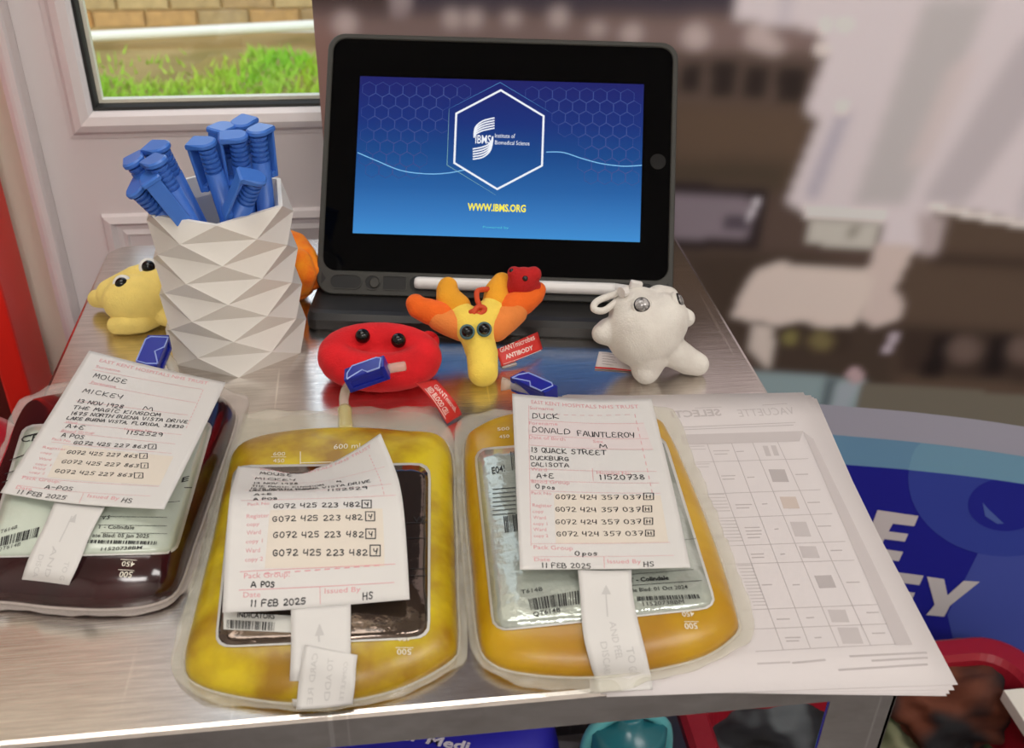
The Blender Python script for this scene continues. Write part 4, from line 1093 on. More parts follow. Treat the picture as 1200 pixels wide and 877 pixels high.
for y in range(492, 606, 9): k1.line(q(195 + (y - 492) * .4, y), q(235 + (y - 492) * .35, y - 1), .0005, 3)
for y, x0, x1 in ((170, 64, 104), (178, 66, 108), (218, 70, 118), (226, 72, 116)): k1.line(q(x0, y), q(x1, y - 1), .0005, 3)
for x0, x1, y, y1 in ((40, 350, 118, 105), (45, 345, 125, 112)): k1.line(q(x0, y), q(x1, y1), .0006, 8)
k1.line(q(80, 66), q(150, 63), .0006, 4); k1.line(q(262, 58), q(328, 54), .0006, 4)
k1.type('SELECTI', q(18, 92), q(152, 86), 8, .03, True); kf = Ink(ps); kf.type('VACUETTE', q(200, 90), q(352, 82), 9, 0., True); kf.line(q(250, 758), q(335, 754), .001, 4); kf.build('faint_print', GREY_F, po)
for x0, x1, y, y1 in ((500, 704, 738, 728), (560, 706, 750, 742), (470, 706, 775, 760)): k1.line(q(x0, y), q(x1, y1), .0012, 8)
k1.line(q(345, 756), q(430, 748), .0012, 5)
k1.build('table_lines', GREY_L, po)

# ------------------------------------------------------------------ fluid bags
class Bag:
    def __init__(s, pouch, flange, H, z0, zp=.006, flat=5., soft=.55):
        s.H, s.z0, s.flat, s.soft = H, z0, flat, soft
        P = closed_path([at_z(x, y, z0 + zp) for x, y in pouch], 8)[:, :2]; Q = closed_path([at_z(x, y, z0 + .002) for x, y in flange], 8)[:, :2]
        s.c = (P.max(0) + P.min(0)) / 2
        s.th = np.linspace(-math.pi, math.pi, 161)[:-1]
        s.rp = s._radial(P); s.rq = np.maximum(s._radial(Q), s.rp + .0025)
    def _radial(s, P):
        d = P - s.c; a = np.arctan2(d[:, 1], d[:, 0]); r = np.hypot(d[:, 0], d[:, 1]); o = np.argsort(a); a, r = a[o], r[o]
        return np.interp(s.th, np.concatenate([a - 2 * math.pi, a, a + 2 * math.pi]), np.concatenate([r, r, r]))
    def height(s, x, y):
        dx, dy = x - s.c[0], y - s.c[1]; a = math.atan2(dy, dx)
        r = float(np.interp(a, np.append(s.th, math.pi), np.append(s.rp, s.rp[0]))); t = min(1., math.hypot(dx, dy) / r)
        return s.z0 + s.prof(t, dx, dy)
    def prof(s, t, dx, dy):
        w = .0006 * math.sin(dx * 90 + 1.3) * math.sin(dy * 70 + .4) + .0004 * math.sin(dx * 210 + dy * 120)
        return .0035 + s.H * max(0., 1 - t ** s.flat) ** s.soft + w * (1 - t * t)
    def at(s, x, y, e=0.):
        z = s.z0 + s.H
        for _ in range(8):
            p = at_z(x, y, z); z = .5 * z + .5 * (s.height(p[0], p[1]) + e)
        return (x, y, z)
    def build(s, parent, fluid, clear):
        n = len(s.th); rho = [0.0001, .15, .3, .45, .58, .7, .8, .87, .92, .955, .98, .993, 1.]; V, F = [], []
        ct, st = np.cos(s.th), np.sin(s.th)
        for t in rho:
            for k in range(n):
                dx, dy = s.rp[k] * t * ct[k], s.rp[k] * t * st[k]; V.append((s.c[0] + dx, s.c[1] + dy, s.z0 + s.prof(t, dx, dy)))
        for t, z in ((.985, .0008), (.90, .0003)):
            for k in range(n): V.append((s.c[0] + s.rp[k] * t * ct[k], s.c[1] + s.rp[k] * t * st[k], s.z0 + z))
        m = len(rho) + 2
        for i in range(m - 1):
            for k in range(n): F.append((i * n + k, i * n + (k + 1) % n, (i + 1) * n + (k + 1) % n, (i + 1) * n + k))
        F.append(tuple((m - 1) * n + k for k in range(n))[::-1]); F.append(tuple(range(n)))
        mesh('fluid_pouch', V, F, fluid, parent, True)
        V, F = [], []; layers = 6
        for j in range(layers + 1):
            t = j / layers
            for k in range(n):
                r = s.rp[k] * .996 + (s.rq[k] - s.rp[k] * .996) * t; w = s.rq[k] - s.rp[k]
                z = s.z0 + .0036 * (1 - t) + .0012 * t + t * min(1, w / .006) * (.0012 + .0012 * math.sin(s.th[k] * 17 + 1) + .0008 * math.sin(s.th[k] * 41))
                V.append((s.c[0] + r * ct[k], s.c[1] + r * st[k], z))
        N = len(V); V += [(x, y, z - .0007) for x, y, z in V]
        for i in range(layers):
            for k in range(n):
                a, b = i * n + k, i * n + (k + 1) % n; F.append((a, b, b + n, a + n)); F.append((a + N, a + n + N, b + n + N, b + N))
        for k in range(n):
            a, b = layers * n + k, layers * n + (k + 1) % n; F.append((a, b, b + N, a + N))
        mesh('clear_flange', V, F, clear, parent, True)
        # welded seam line just outside the pouch
        mb = MB(); pts = [(s.c[0] + (s.rp[k] + .0012) * ct[k], s.c[1] + (s.rp[k] + .0012) * st[k], s.z0 + .0042) for k in range(n)]
        mb.tube(pts + [pts[0]], .0007, 6, False); mb.build('weld_seam', clear, parent, True)
CLEAR = film('bag_vinyl', (232, 228, 222), .24, .16, .25, 70)
CLEARY = film('bag_vinyl_yellow', (234, 230, 214), .24, .12, .25, 70)
TUBE = film('port_tube', (226, 214, 140), .45, .1, .1)
TUBEC = film('port_tube_clear', (230, 222, 206), .35, .1, .1)
def plasma(name, c1, c2, s1):
    m = mat(name, c1, .36, noise=.5, nscale=s1, nrgb=c2, bump=.2, bscale=110, Coat_Weight=.15, Coat_Roughness=.2)
    b = m.node_tree.nodes['Principled BSDF']
    b.inputs['Subsurface Weight'].default_value = .35; b.inputs['Subsurface Radius'].default_value = (.02, .012, .002); b.inputs['Subsurface Scale'].default_value = .5
    return m
PL2 = plasma('plasma_green_yellow', (214, 190, 30), (156, 116, 8), 34)
PL3 = plasma('plasma_amber', (200, 158, 16), (168, 120, 12), 16)
BLOOD = mat('red_cells', (58, 14, 20), .16, noise=.3, nscale=25, nrgb=(36, 8, 12), bump=.15, bscale=70, Coat_Weight=.7, Coat_Roughness=.1)
CLIPB = mat('clip_blue', (20, 36, 150), .3); CLIPL = mat('clip_edge', (150, 168, 226), .4)
INKB = mat('label_black', (26, 26, 28), .6); MARK = mat('mark_white', (226, 222, 206), .6); LGREY = mat('label_rule', (96, 100, 98), .6)
def sticker_mat(name, rgb, rough, metal, bump, bs):
    return mat(name, rgb, rough, metal, bump=bump, bscale=bs, Coat_Weight=.8, Coat_Roughness=.08)
ST1 = sticker_mat('sticker_green_grey', (196, 206, 192), .35, .0, .35, 120)
ST2 = sticker_mat('sticker_mirror', (104, 90, 80), .10, .9, .55, 110)
ST3 = sticker_mat('sticker_silver', (190, 198, 188), .13, .35, .9, 130)
STEDGE = mat('sticker_edge', (226, 226, 222), .2)
def grow(c, k):
    m = np.mean(c, axis=0); return [tuple(m + (np.array(p) - m) * (1 + k / np.linalg.norm(np.array(p) - m))) for p in c]
def soft_corners(r):
    def f(uv):
        q = uv.copy(); 
        for i in range(len(q)):
            u, v = q[i]; cu, cv = min(max(u, r), 1 - r), min(max(v, r), 1 - r); du, dv = u - cu, v - cv
            if du and dv:
                m = max(abs(du), abs(dv)); L = math.hypot(du, dv); q[i] = (cu + du * m / L, cv + dv * m / L)
        return q
    return f
def drape(bag, tl_, tr_, br_, bl_, e=.0010, n=13):
    net = []
    for j in range(n):
        v = j / (n - 1); row = []
        for i in range(n):
            u = i / (n - 1); x = (tl_[0] * (1 - u) + tr_[0] * u) * (1 - v) + (bl_[0] * (1 - u) + br_[0] * u) * v; y = (tl_[1] * (1 - u) + tr_[1] * u) * (1 - v) + (bl_[1] * (1 - u) + br_[1] * u) * v
            row.append(bag.at(x, y, e))
        net.append(row)
    return Sheet(net)
def clip(parent, a, b, w, h, name='tube_clip'):
    """blue folding clip from a to b"""
    a, b = Vector(a), Vector(b); x = (b - a).normalized(); y = Vector((0, 0, 1)).cross(x).normalized(); z = x.cross(y); L = (b - a).length
    M = Matrix((x, y, z)).transposed().to_4x4(); M.translation = a
    mb = MB(); mb.box((0, -w / 2, -h / 2), (L, w / 2, -h / 2 + h * .28), M, .0006); mb.box((0, -w / 2, h / 2 - h * .28), (L, w / 2, h / 2), M, .0006)
    mb.box((-.001, -w / 2, -h / 2), (.0022, w / 2, h / 2), M, .0006); mb.box((L - .002, -w / 2, -h / 2), (L + .001, w / 2, h / 2), M, .0006)
    mb.box((.001, -w / 2 + .0012, -h / 2 + .001), (L - .001, -w / 2 + .0022, h / 2 - .001), M); mb.box((.001, w / 2 - .0022, -h / 2 + .001), (L - .001, w / 2 - .0012, h / 2 - .001), M)
    o = mb.build(name, CLIPB, parent)
    e = [M @ Vector(p) for p in ((.001, -w / 2, h / 2), (L * .45, -w * .15, h / 2), (L * .6, -w / 2, h / 2), (L - .002, -w / 2, h / 2), (L - .001, w * .3, h / 2), (L - .004, w / 2, h / 2), (.004, w / 2, h / 2), (.001, 0, h / 2), (.001, -w / 2, h / 2))]
    MB().tube(e, .0005, 6, False).build('clip_rim', CLIPL, o)
    return o

# --- centre bag of yellow plasma
b2 = Bag([(279, 526), (330, 511), (404, 506), (480, 510), (525, 521), (531, 597), (534, 688), (536, 752), (525, 772), (473, 800), (409, 816), (340, 819), (272, 810), (231, 797), (216, 775), (229, 715), (249, 633), (265, 560)],
         [(256, 500), (262, 488), (304, 484), (404, 479), (500, 478), (518, 492), (530, 508), (539, 551), (543, 642), (548, 756), (535, 781), (473, 812), (386, 829), (318, 827), (249, 823), (215, 804), (200, 781), (204, 756), (222, 688), (245, 597), (252, 540)], .020, 0.)
t2 = thing('plasma_bag', 'yellow plasma bag in the middle with a curled white tag on top', 'plasma bag', (float(b2.c[0]), float(b2.c[1]), 0), 'fluid bags on the table')
b2.build(t2, PL2, CLEARY)
mb = MB(); mb.tube(smooth_path([at_z(405, 508, .009), at_z(405, 494, .008), at_z(404, 480, .008)], 4), [.0052, .0050, .0048, .0046, .0044, .0043, .0043, .0043, .0043], 14); mb.build('port_neck', TUBE, t2, True)
mb = MB(); mb.tube(smooth_path([at_z(404, 482, .008), at_z(403, 468, .011), at_z(406, 456, .016), at_z(414, 447, .024), at_z(430, 440, .030), at_z(452, 433, .031), at_z(475, 429, .031)], 5), .0030, 12); pt = mb.build('port_tube', TUBEC, t2, True)
clip(t2, at_z(409, 446, .026), at_z(452, 431, .034), .0125, .0100)
drape(b2, *grow([(276, 548), (502, 545), (501, 746), (254, 757)], 4.), .0005).build('sticker_border', STEDGE, t2, 22, 22, .0002, soft_corners(.07))
st = drape(b2, (276, 548), (502, 545), (501, 746), (254, 757)); sk = st.build('sticker', ST2, t2, 22, 22, .0003, soft_corners(.07))
k = Ink(st); k.quad([(262, 718), (345, 722), (345, 742), (262, 738)], 6); k.build('inner_label', mat('inner_label_white', (206, 206, 200), .4), sk)
k = Ink(st, .0003); k.bars([(266, 727), (322, 730), (321, 740), (266, 737)], 30, 4); k.type('INDICATORS', (278, 724), (322, 726), 6, .02)
k.type('VE', (484, 613), (499, 612), 7); 
for y in (614, 632, 668, 676): k.line((440, y), (500, y - 1), .0004)
k.build('sticker_print', INKB, sk)
mk = drape(b2, (280, 515), (520, 515), (534, 800), (235, 800),   .0004, 13); k = Ink(mk, .0002)
k.type('600', (320, 534.5), (334, 534.5), 4.5); k.type('450', (320, 542.5), (333, 542.5), 4.5); k.type('600 ml', (391, 527), (422, 525.5), 6)
k.line((318, 536), (335, 536), .0003, 3)
k.type('450', (466, 752), (482, 752), 7, .01, flip=True); k.line((464, 759.5), (484, 759.5), .0004, 4); k.type('500', (465, 768), (482, 768), 7, .01, flip=True)
k.line((352, 544), (352, 530), .0004, 4); k.line((352, 543), (428, 541), .0004, 6)
k.build('volume_marks', MARK, t2)
# --- right bag of amber plasma, lying on the paper
b3 = Bag([(545, 520), (557, 504), (598, 489), (680, 482), (765, 493), (783, 508), (808, 562), (840, 644), (864, 722), (860, 741), (822, 766), (749, 783), (680, 789), (612, 784), (576, 772), (561, 745), (553, 658), (546, 580)],
         [(533, 505), (544, 488), (589, 482), (690, 473), (776, 476), (795, 488), (805, 517), (840, 603), (877, 704), (884, 738), (868, 760), (813, 784), (758, 801), (703, 811), (635, 808), (580, 790), (557, 772), (549, 740), (541, 649), (535, 567)], .019, .0016)
t3 = thing('plasma_bag', 'amber yellow plasma bag at the right, lying partly on the printed paper', 'plasma bag', (float(b3.c[0]), float(b3.c[1]), 0), 'fluid bags on the table')
b3.build(t3, PL3, CLEARY)
mb = MB(); mb.tube(smooth_path([at_z(640, 487, .010), at_z(628, 468, .012), at_z(612, 456, .014), at_z(598, 451, .014)], 5), .0028, 12); mb.tube([at_z(599, 451, .014), at_z(588, 450, .014)], [.0030, .0046], 12); mb.build('port_tube', TUBEC, t3, True)
clip(t3, at_z(607, 447, .015), at_z(645, 464, .018), .0110, .0100)
drape(b3, *grow([(558, 528), (776, 512), (838, 711), (580, 738)], 4.), .0005).build('sticker_border', STEDGE, t3, 22, 22, .0002, soft_corners(.07))
st = drape(b3, (558, 528), (776, 512), (838, 711), (580, 738)); sk = st.build('sticker', ST3, t3, 22, 22, .0003, soft_corners(.06))
k = Ink(st, .0003); k.bars([(619, 703), (682, 692), (683, 708), (622, 716)], 34, 2); k.type('QT614B', (625, 723), (657, 717.5), 5.5, .01); k.type('T614B', (611, 697), (636, 693), 5)
k.type('E04!', (577, 556), (592, 553), 8, .01); k.bars([(598, 530), (606, 529), (608, 550), (600, 552)], 6, 5)
for y in range(572, 606, 5): k.line((578, y + 2), (604, y), .0005, 3)
k.bars([(590, 606), (612, 602), (614, 622), (592, 625)], 18, 9)
k.type('T - Colindale', (738, 683), (784, 680), 5, .03); k.line((738, 687), (822, 681), .0004); k.line((738, 674), (812, 668), .0003); k.type('le Bled: 01 Oct 2024', (742, 694.5), (806, 690.5), 4.6, .01)
k.bars([(746, 700), (818, 697), (820, 702), (747, 705)], 40, 7); k.type('11520738BM', (754, 711), (802, 708), 5)
k.line((738, 640), (815, 632), .0003); k.build('sticker_print', INKB, sk)
mk = drape(b3, (560, 500), (775, 500), (855, 770), (570, 770),   .0004, 13); k = Ink(mk, .0002)
k.line((798, 716), (814, 716), .0004, 3); k.type('450', (800, 723.5), (814, 723), 6, .01, flip=True); k.line((802, 729), (818, 729), .0004, 3); k.type('500', (803, 738), (818, 737.5), 7, .01, flip=True)
k.type('500', (583, 505.5), (597, 504.5), 4); k.type('450', (585, 514.5), (597, 513.5), 4); k.build('volume_marks', MARK, t3)
# --- left bag of dark red cells
b1 = Bag([(256, 468), (270, 474), (274, 488), (252, 554), (225, 632), (209, 678), (194, 694), (163, 703), (116, 706), (58, 703), (0, 697), (-40, 700), (-50, 682), (-30, 620), (0, 548), (15, 508), (28, 484), (45, 476), (90, 469), (160, 464), (220, 464)],
         [(286, 462), (290, 476), (279, 510), (263, 556), (246, 606), (231, 667), (218, 692), (186, 709), (128, 718), (78, 710), (20, 712), (-40, 718), (-62, 700), (-40, 610), (0, 527), (12, 490), (30, 466), (74, 448), (150, 450), (230, 452)], .026, 0., .008)
t1 = thing('blood_bag', 'dark red blood bag at the left with a white tag on top', 'blood bag', (float(b1.c[0]), float(b1.c[1]), 0), 'fluid bags on the table')
b1.build(t1, BLOOD, film('bag_vinyl_grey', (226, 214, 208), .30, .16, .3, 60))
MB().tube(smooth_path([at_z(170, 462, .014), at_z(182, 440, .015), at_z(190, 418, .014), at_z(200, 425, .012), at_z(205, 437, .006)], 5), .0034, 12).build('port_tube', TUBEC, t1, True)
clip(t1, at_z(173, 436, .020), at_z(187, 402, .022), .0135, .0110)
drape(b1, *grow([(30, 500), (248, 495), (204, 647), (-16, 652)], 4.), .0005).build('sticker_border', STEDGE, t1, 22, 22, .0002, soft_corners(.07))
st = drape(b1, (30, 500), (248, 495), (204, 647), (-16, 652)); sk = st.build('sticker', ST1, t1, 22, 22, .0003, soft_corners(.06))
k = Ink(st, .0003); k.bars([(2, 630), (47, 618), (44, 630), (0, 641)], 22, 12); k.type('T614B', (0, 626), (20, 620), 4.5); k.type('QT614B', (-4, 647), (24, 640), 4.5)
k.type('V.S', (119, 610), (128, 609), 4.5, .01); k.type('T - Colindale', (114, 620), (157, 621), 4.5, .01); k.type('ate Bled: 05 Jan 2025', (108, 630), (174, 631), 4.5, .01); k.bars([(102, 633), (184, 635), (183, 639), (101, 637)], 44, 3); k.type('11520738BM', (118, 646), (166, 644), 4, .01)
for y in (606, 616, 625): k.line((118, y), (195, y + 1), .0003)
k.type('CE', (24, 519), (44, 517), 8); k.line((30, 512), (60, 505), .001); k.line((12, 540), (28, 534), .0006); k.line((4, 556), (24, 550), .0006); k.line((0, 566), (18, 561), .0008)
k.line((216, 572), (224, 572), .0006, 3); k.type('E', (212, 566), (220, 564), 6, .02); k.line((190, 590), (210, 588), .0004, 3); k.build('sticker_print', INKB, sk)
mk = drape(b1, (30, 490), (262, 485), (205, 695), (-30, 695),   .0004, 13); k = Ink(mk, .0002)
k.line((142, 656), (160, 657), .0004, 3); k.type('450', (142, 664), (157, 665), 6, .01, flip=True); k.line((139, 668), (157, 669), .0004, 3); k.type('500', (139, 677), (154, 677.5), 7, .01, flip=True); k.build('volume_marks', MARK, t1)

# ------------------------------------------------------------------ paper tags
PINK = mat('pink_print', (222, 160, 166), .7); CREAMP = mat('cream_patch', (220, 211, 198), .7); PENI = mat('black_pen_ink', (24, 24, 28), .5); GREYP = mat('grey_print', (196, 194, 192), .7); TAGP = mat('tag_paper', (216, 214, 211), .6, bump=.04, bscale=300)
PINKF = mat('pink_wash', (219, 209, 208), .7)
def paper_tag(label, sh, strap, hand, pink, lines, boxes, patch, wash=None, bl='H'):
    r0 = sh.pos([[.5, .9]])[0]
    t = thing('paper_tag', label, 'tag', (float(r0[0]), float(r0[1]), 0), 'handwritten paper tags on the bags')
    sheet = sh.build('tag_sheet', TAGP, t, 30, 40)
    if wash:
        k = Ink(sh, .00006); k.quad(wash, 14); k.build('pink_area', PINKF, sheet)
    k = Ink(sh, .0001); k.quad(patch, 14); k.build('cream_patch', CREAMP, sheet)
    k = Ink(sh, .00016)
    for txt, p0, p1, h in pink: k.type(txt, p0, p1, h)
    for ln in lines: k.line(ln[0], ln[1], ln[2] if len(ln) > 2 else .00025, 24, dash=len(ln) > 3)
    k.build('printed_form', PINK, sheet)
    k = Ink(sh, .00022)
    for txt, p0, p1, h in hand: k.hand(txt, p0, p1, h)
    for x0, y0, x1, y1, ch in boxes:
        k.frame(x0, y0, x1, y1); k.hand(ch, (x0 + (x1 - x0) * .3, y1 - (y1 - y0) * .2), (x0 + (x1 - x0) * .85, y1 - (y1 - y0) * .2), (y1 - y0) * .6)
    k.build('handwriting', PENI, sheet)
    for nm, s_, marks in strap:
        o = s_.build(nm, TAGP, t, 10, 24)
        k = Ink(s_, .00012)
        marks(k); k.build('faint_print', GREYP, o)
    return t
# right tag
C3 = (590, 440, 230 / 840)
sh3 = Sheet([[(37, 78, .031), (200, 92, .031), (400, 103, .031), (632, 97, .032)], [(53, 455, .036), (240, 458, .036), (470, 460, .036), (720, 456, .036)], [(70, 832, .031), (300, 830, .031), (540, 828, .032), (800, 822, .034)]], crop=C3)
hand3 = [('DUCK', (125, 185), (245, 188), 24), ('DONALD', (125, 243), (292, 255), 26), ('FAUNTLEROY', (318, 260), (570, 268), 25), ('M', (413, 312), (450, 315), 18), ('13 QUACK STREET', (117, 330), (447, 342), 24), ('DUCKBURG', (117, 362), (287, 368), 19), ('CALISOTA', (118, 390), (285, 395), 19),
         ('A+E', (142, 440), (222, 443), 24), ('11520738', (410, 448), (613, 446), 24), ('O', (137, 484), (158, 486), 22), ('pos', (166, 486), (228, 490), 18),
         ('G072 424 357 037', (225, 532), (595, 532), 22), ('G072 424 357 037', (225, 585), (592, 585), 22), ('G072 424 357 037', (225, 638), (597, 637), 22), ('G072 424 357 037', (230, 690), (605, 686), 22),
         ('O', (307, 774), (330, 774), 22), ('pos', (338, 774), (410, 772), 20), ('11 FEB 2025', (163, 824), (380, 828), 24), ('HS', (602, 822), (650, 820), 25)]
pink3 = [('EAST KENT HOSPITALS NHS TRUST', (120, 122), (580, 142), 16), ('Surname', (112, 146), (215, 152), 14), ('Forename', (110, 212), (232, 216), 15), ('Date of Birth', (110, 272), (265, 282), 15), ('Sex', (384, 290), (428, 291), 13), ('Ward', (118, 410), (185, 412), 15), ('Hospital No.', (400, 424), (552, 428), 14),
         ('Blood Group', (120, 462), (284, 468), 15), ('Pack No', (120, 510), (205, 514), 14), ('Register', (125, 564), (208, 566), 15), ('copy', (125, 590), (172, 590), 13), ('Ward', (128, 617), (182, 618), 15), ('copy 1', (128, 642), (188, 643), 13), ('Ward', (128, 668), (184, 668), 15), ('copy 2', (130, 694), (192, 694), 13),
         ('Pack Group', (130, 745), (298, 750), 18), ('Date', (132, 797), (200, 797), 16), ('Issued By', (447, 806), (590, 806), 18)]
lines3 = [((110, 190), (600, 206)), ((112, 255), (620, 272)), ((112, 300), (640, 318)), ((112, 400), (655, 412)), ((115, 450), (665, 462)), ((118, 494), (672, 506)), ((120, 722), (712, 716)), ((125, 778), (728, 772)), ((430, 776), (432, 826)), ((380, 400), (384, 452)), ((108, 130), (118, 730)), ((135, 165), (560, 168), .0003, 1), ((562, 168), (640, 520), .0003, 1)]
box3 = [(600, 506, 642, 534, 'H'), (597, 560, 634, 586, 'H'), (602, 612, 638, 640, 'H'), (608, 664, 644, 690, 'H')]
s3 = Sheet([[(677, 668, .0305), (708, 669, .0305), (740, 668, .0308)]] + [[b3.at(*p, .0030) for p in r] for r in [[(680, 700), (711, 700), (742, 700)], [(683, 740), (716, 739), (750, 738)], [(689, 768), (724, 767), (757, 766)], [(694, 786), (727, 785), (761, 784)]]] + [[(697, 795, .0046), (730, 794, .0046), (763, 793, .0046)], [(699, 811, .0022), (731, 810, .0022), (765, 808, .0022)]])
def marks3(k):
    k.line((712, 722), (710, 695), .0006, 6); k.quad([(705, 697), (716, 697), (710.5, 686), (710, 686)], 2)
    k.type_box('AND PEEL', [(722, 728), (730, 772), (722, 773), (714, 729)][::-1], .0); k.type_box('DISCARD', [(711, 752), (716, 790), (708, 791), (703, 753)][::-1]); k.type_box('TO GO', [(742, 758), (748, 790), (738, 791), (733, 759)][::-1])
paper_tag('white handwritten paper tag on the right amber plasma bag', sh3, [('tag_strap', s3, marks3)], hand3, pink3, lines3, box3, [(215, 505), (672, 515), (706, 715), (225, 722)], [(112, 190), (600, 206), (640, 316), (112, 300)])
# left tag
C1 = (0, 400, 290 / 1200)
sh1 = Sheet([[(432, 45, .030), (650, 100, .030), (870, 152, .029), (1095, 200, .028)], [(220, 388, .038), (460, 430, .038), (700, 470, .037), (948, 508, .036)], [(0, 735, .034), (260, 776, .035), (520, 800, .036), (795, 815, .038)]], crop=C1)
hand1 = [('MOUSE', (450, 178), (618, 210), 28), ('MICKEY', (400, 250), (600, 284), 26), ('13 NOV 1928', (370, 298), (600, 330), 22), ('M', (693, 334), (748, 342), 22), ('THE MAGIC KINGDOM', (352, 330), (780, 368), 21), ('1675 NORTH BUENA VISTA DRIVE', (340, 358), (912, 400), 20), ('LAKE BUENA VISTA, FLORIDA, 32830', (322, 380), (890, 424), 18),
         ('A+E', (318, 420), (410, 430), 24), ('1152529', (607, 452), (792, 465), 23), ('A POS', (298, 464), (408, 477), 22), ('G072 425 227 863', (355, 500), (712, 522), 20), ('G072 425 227 863', (322, 546), (668, 568), 21), ('G072 425 227 863', (297, 592), (675, 614), 21), ('G072 425 227 863', (265, 638), (645, 660), 21),
         ('A-POS', (215, 716), (355, 727), 22), ('11 FEB 2025', (78, 740), (320, 770), 24), ('HS', (588, 782), (642, 788), 25)]
pink1 = [('EAST KENT HOSPITALS NHS TRUST', (480, 100), (1005, 212), 17), ('Surname', (462, 128), (580, 152), 14), ('Forename', (440, 205), (560, 228), 14), ('Ward', (315, 398), (370, 404), 13), ('Blood Group', (296, 440), (455, 452), 13), ('Hospital No.', (600, 432), (740, 444), 13), ('Pack No', (250, 480), (340, 492), 13), ('Register', (205, 520), (320, 532), 13), ('copy', (195, 545), (250, 552), 12), ('Ward', (185, 575), (245, 582), 13), ('copy 1', (170, 600), (245, 608), 12), ('Ward', (155, 620), (215, 627), 13), ('copy 2', (140, 640), (215, 648), 12),
         ('Pack Group:', (105, 668), (290, 690), 17), ('Date', (75, 716), (152, 726), 17), ('Issued By', (422, 758), (575, 772), 18)]
lines1 = [((450, 140), (980, 235)), ((430, 205), (950, 300)), ((370, 290), (910, 360)), ((310, 395), (880, 455)), ((290, 440), (850, 500)), ((250, 490), (830, 545)), ((105, 655), (770, 705)), ((85, 700), (730, 752)), ((405, 738), (385, 785)), ((985, 238), (900, 430), .0003, 1)]
box1 = [(720, 502, 757, 524, 'I'), (678, 546, 714, 570, 'I'), (684, 593, 718, 618, 'I'), (652, 640, 693, 666, 'I')]
s1 = Sheet([[(64, 588, .0340), (93, 591, .0342), (123, 594, .0345)]] + [[b1.at(*p, .0030) for p in r] for r in [[(52, 616), (80, 619), (108, 622)], [(42, 636), (70, 640), (99, 644)], [(33, 656), (62, 660), (91, 664)], [(27, 674), (55, 677), (83, 681)]]] + [[(22, 688, .008), (50, 691, .008), (78, 694, .008)], [(10, 699, .0032), (42, 701, .0032), (74, 703, .0032)]])
def marks1(k):
    k.line((70, 635), (84, 606), .0006, 6); k.quad([(80, 612), (88, 613), (90, 603), (89, 603)], 2)
    k.type_box('DISCARD', [(46, 650), (36, 686), (42, 687), (52, 651)]); k.type_box('AND', [(62, 640), (52, 676), (58, 677), (68, 641)]); k.type_box('TO GO', [(76, 658), (68, 686), (74, 687), (82, 659)])
paper_tag('white handwritten paper tag on the left dark red bag', sh1, [('tag_strap', s1, marks1)], hand1, pink1, lines1, box1, [(306, 505), (842, 560), (775, 700), (228, 660)])
# middle tag, curled
C2 = (250, 500, 250 / 997)
sh2 = Sheet([[(115, 185, .024), (270, 197, .023), (440, 204, .023), (620, 135, .033), (780, 32, .047)], [(92, 268, .037), (270, 276, .036), (455, 276, .036), (650, 235, .040), (838, 170, .047)], [(74, 350, .048), (268, 344, .047), (468, 338, .046), (672, 330, .046), (880, 318, .047)],
             [(52, 672, .037), (265, 662, .036), (480, 655, .035), (690, 648, .035), (908, 640, .036)], [(42, 870, .029), (262, 862, .028), (478, 846, .027), (690, 828, .027), (917, 808, .029)]], vk=[0, .28, .545, .86, 1], crop=C2)
hand2 = [('MOUSE', (218, 226), (375, 234), 14), ('MICKEY', (195, 249), (395, 256), 11), ('13 NOV 1928', (185, 270), (400, 272), 9), ('M', (578, 262), (602, 261), 8), ('THE MAGIC KINGDOM', (180, 283), (520, 277), 9), ('1675 NORTH BUENA VISTA DRIVE', (172, 294), (740, 262), 9), ('LAKE BUENA VISTA, FLORIDA', (170, 304), (480, 294), 9),
         ('1152529', (530, 304), (728, 293), 11), ('A+E', (190, 325), (280, 320), 11), ('A POS', (188, 346), (305, 343), 12), ('G072 425 223 482', (280, 384), (692, 376), 24), ('G072 425 223 482', (277, 446), (705, 438), 28), ('G072 425 223 482', (280, 522), (708, 518), 31), ('G072 425 223 482', (278, 606), (728, 602), 33),
         ('A', (177, 752), (205, 752), 30), ('POS', (222, 752), (290, 750), 28), ('11 FEB 2025', (170, 843), (437, 830), 34), ('HS', (700, 810), (750, 806), 38)]
pink2 = [('EAST KENT HOSPITALS NHS TRUST', (220, 204), (740, 98), 10), ('Pack No', (160, 372), (262, 366), 15), ('Register', (155, 430), (260, 425), 20), ('copy', (155, 467), (215, 464), 18), ('Ward', (155, 508), (222, 503), 21), ('copy 1', (152, 548), (230, 543), 19), ('Ward', (150, 592), (218, 588), 22), ('copy 2', (148, 633), (232, 628), 20), ('Pack Group:', (143, 712), (357, 703), 27), ('Date', (140, 800), (220, 798), 26), ('Issued By', (520, 782), (688, 772), 26)]
lines2 = [((130, 348), (850, 322)), ((125, 680), (850, 644)), ((120, 766), (845, 730)), ((498, 750), (500, 830)), ((240, 690), (800, 648), .0004, 1), ((730, 135), (800, 330), .0003, 1), ((150, 300), (830, 270)), ((190, 240), (800, 190))]
box2 = [(695, 346, 738, 382, 'Y'), (712, 400, 754, 442, 'Y'), (713, 480, 758, 525, 'Y'), (733, 556, 780, 606, 'Y')]
s2a = Sheet([[(341, 713, .0275), (376, 711, .0272), (411, 708, .027)]] + [[b2.at(*p, .0028) for p in r] for r in [[(341, 738), (376, 736), (411, 734)], [(341, 762), (376, 761), (411, 760)], [(340, 786), (376, 786), (411, 784)]]] + [[(340, 806, .009), (376, 806, .009), (411, 803, .009)], [(344, 828, .0035), (378, 826, .0035), (412, 822, .0035)]])
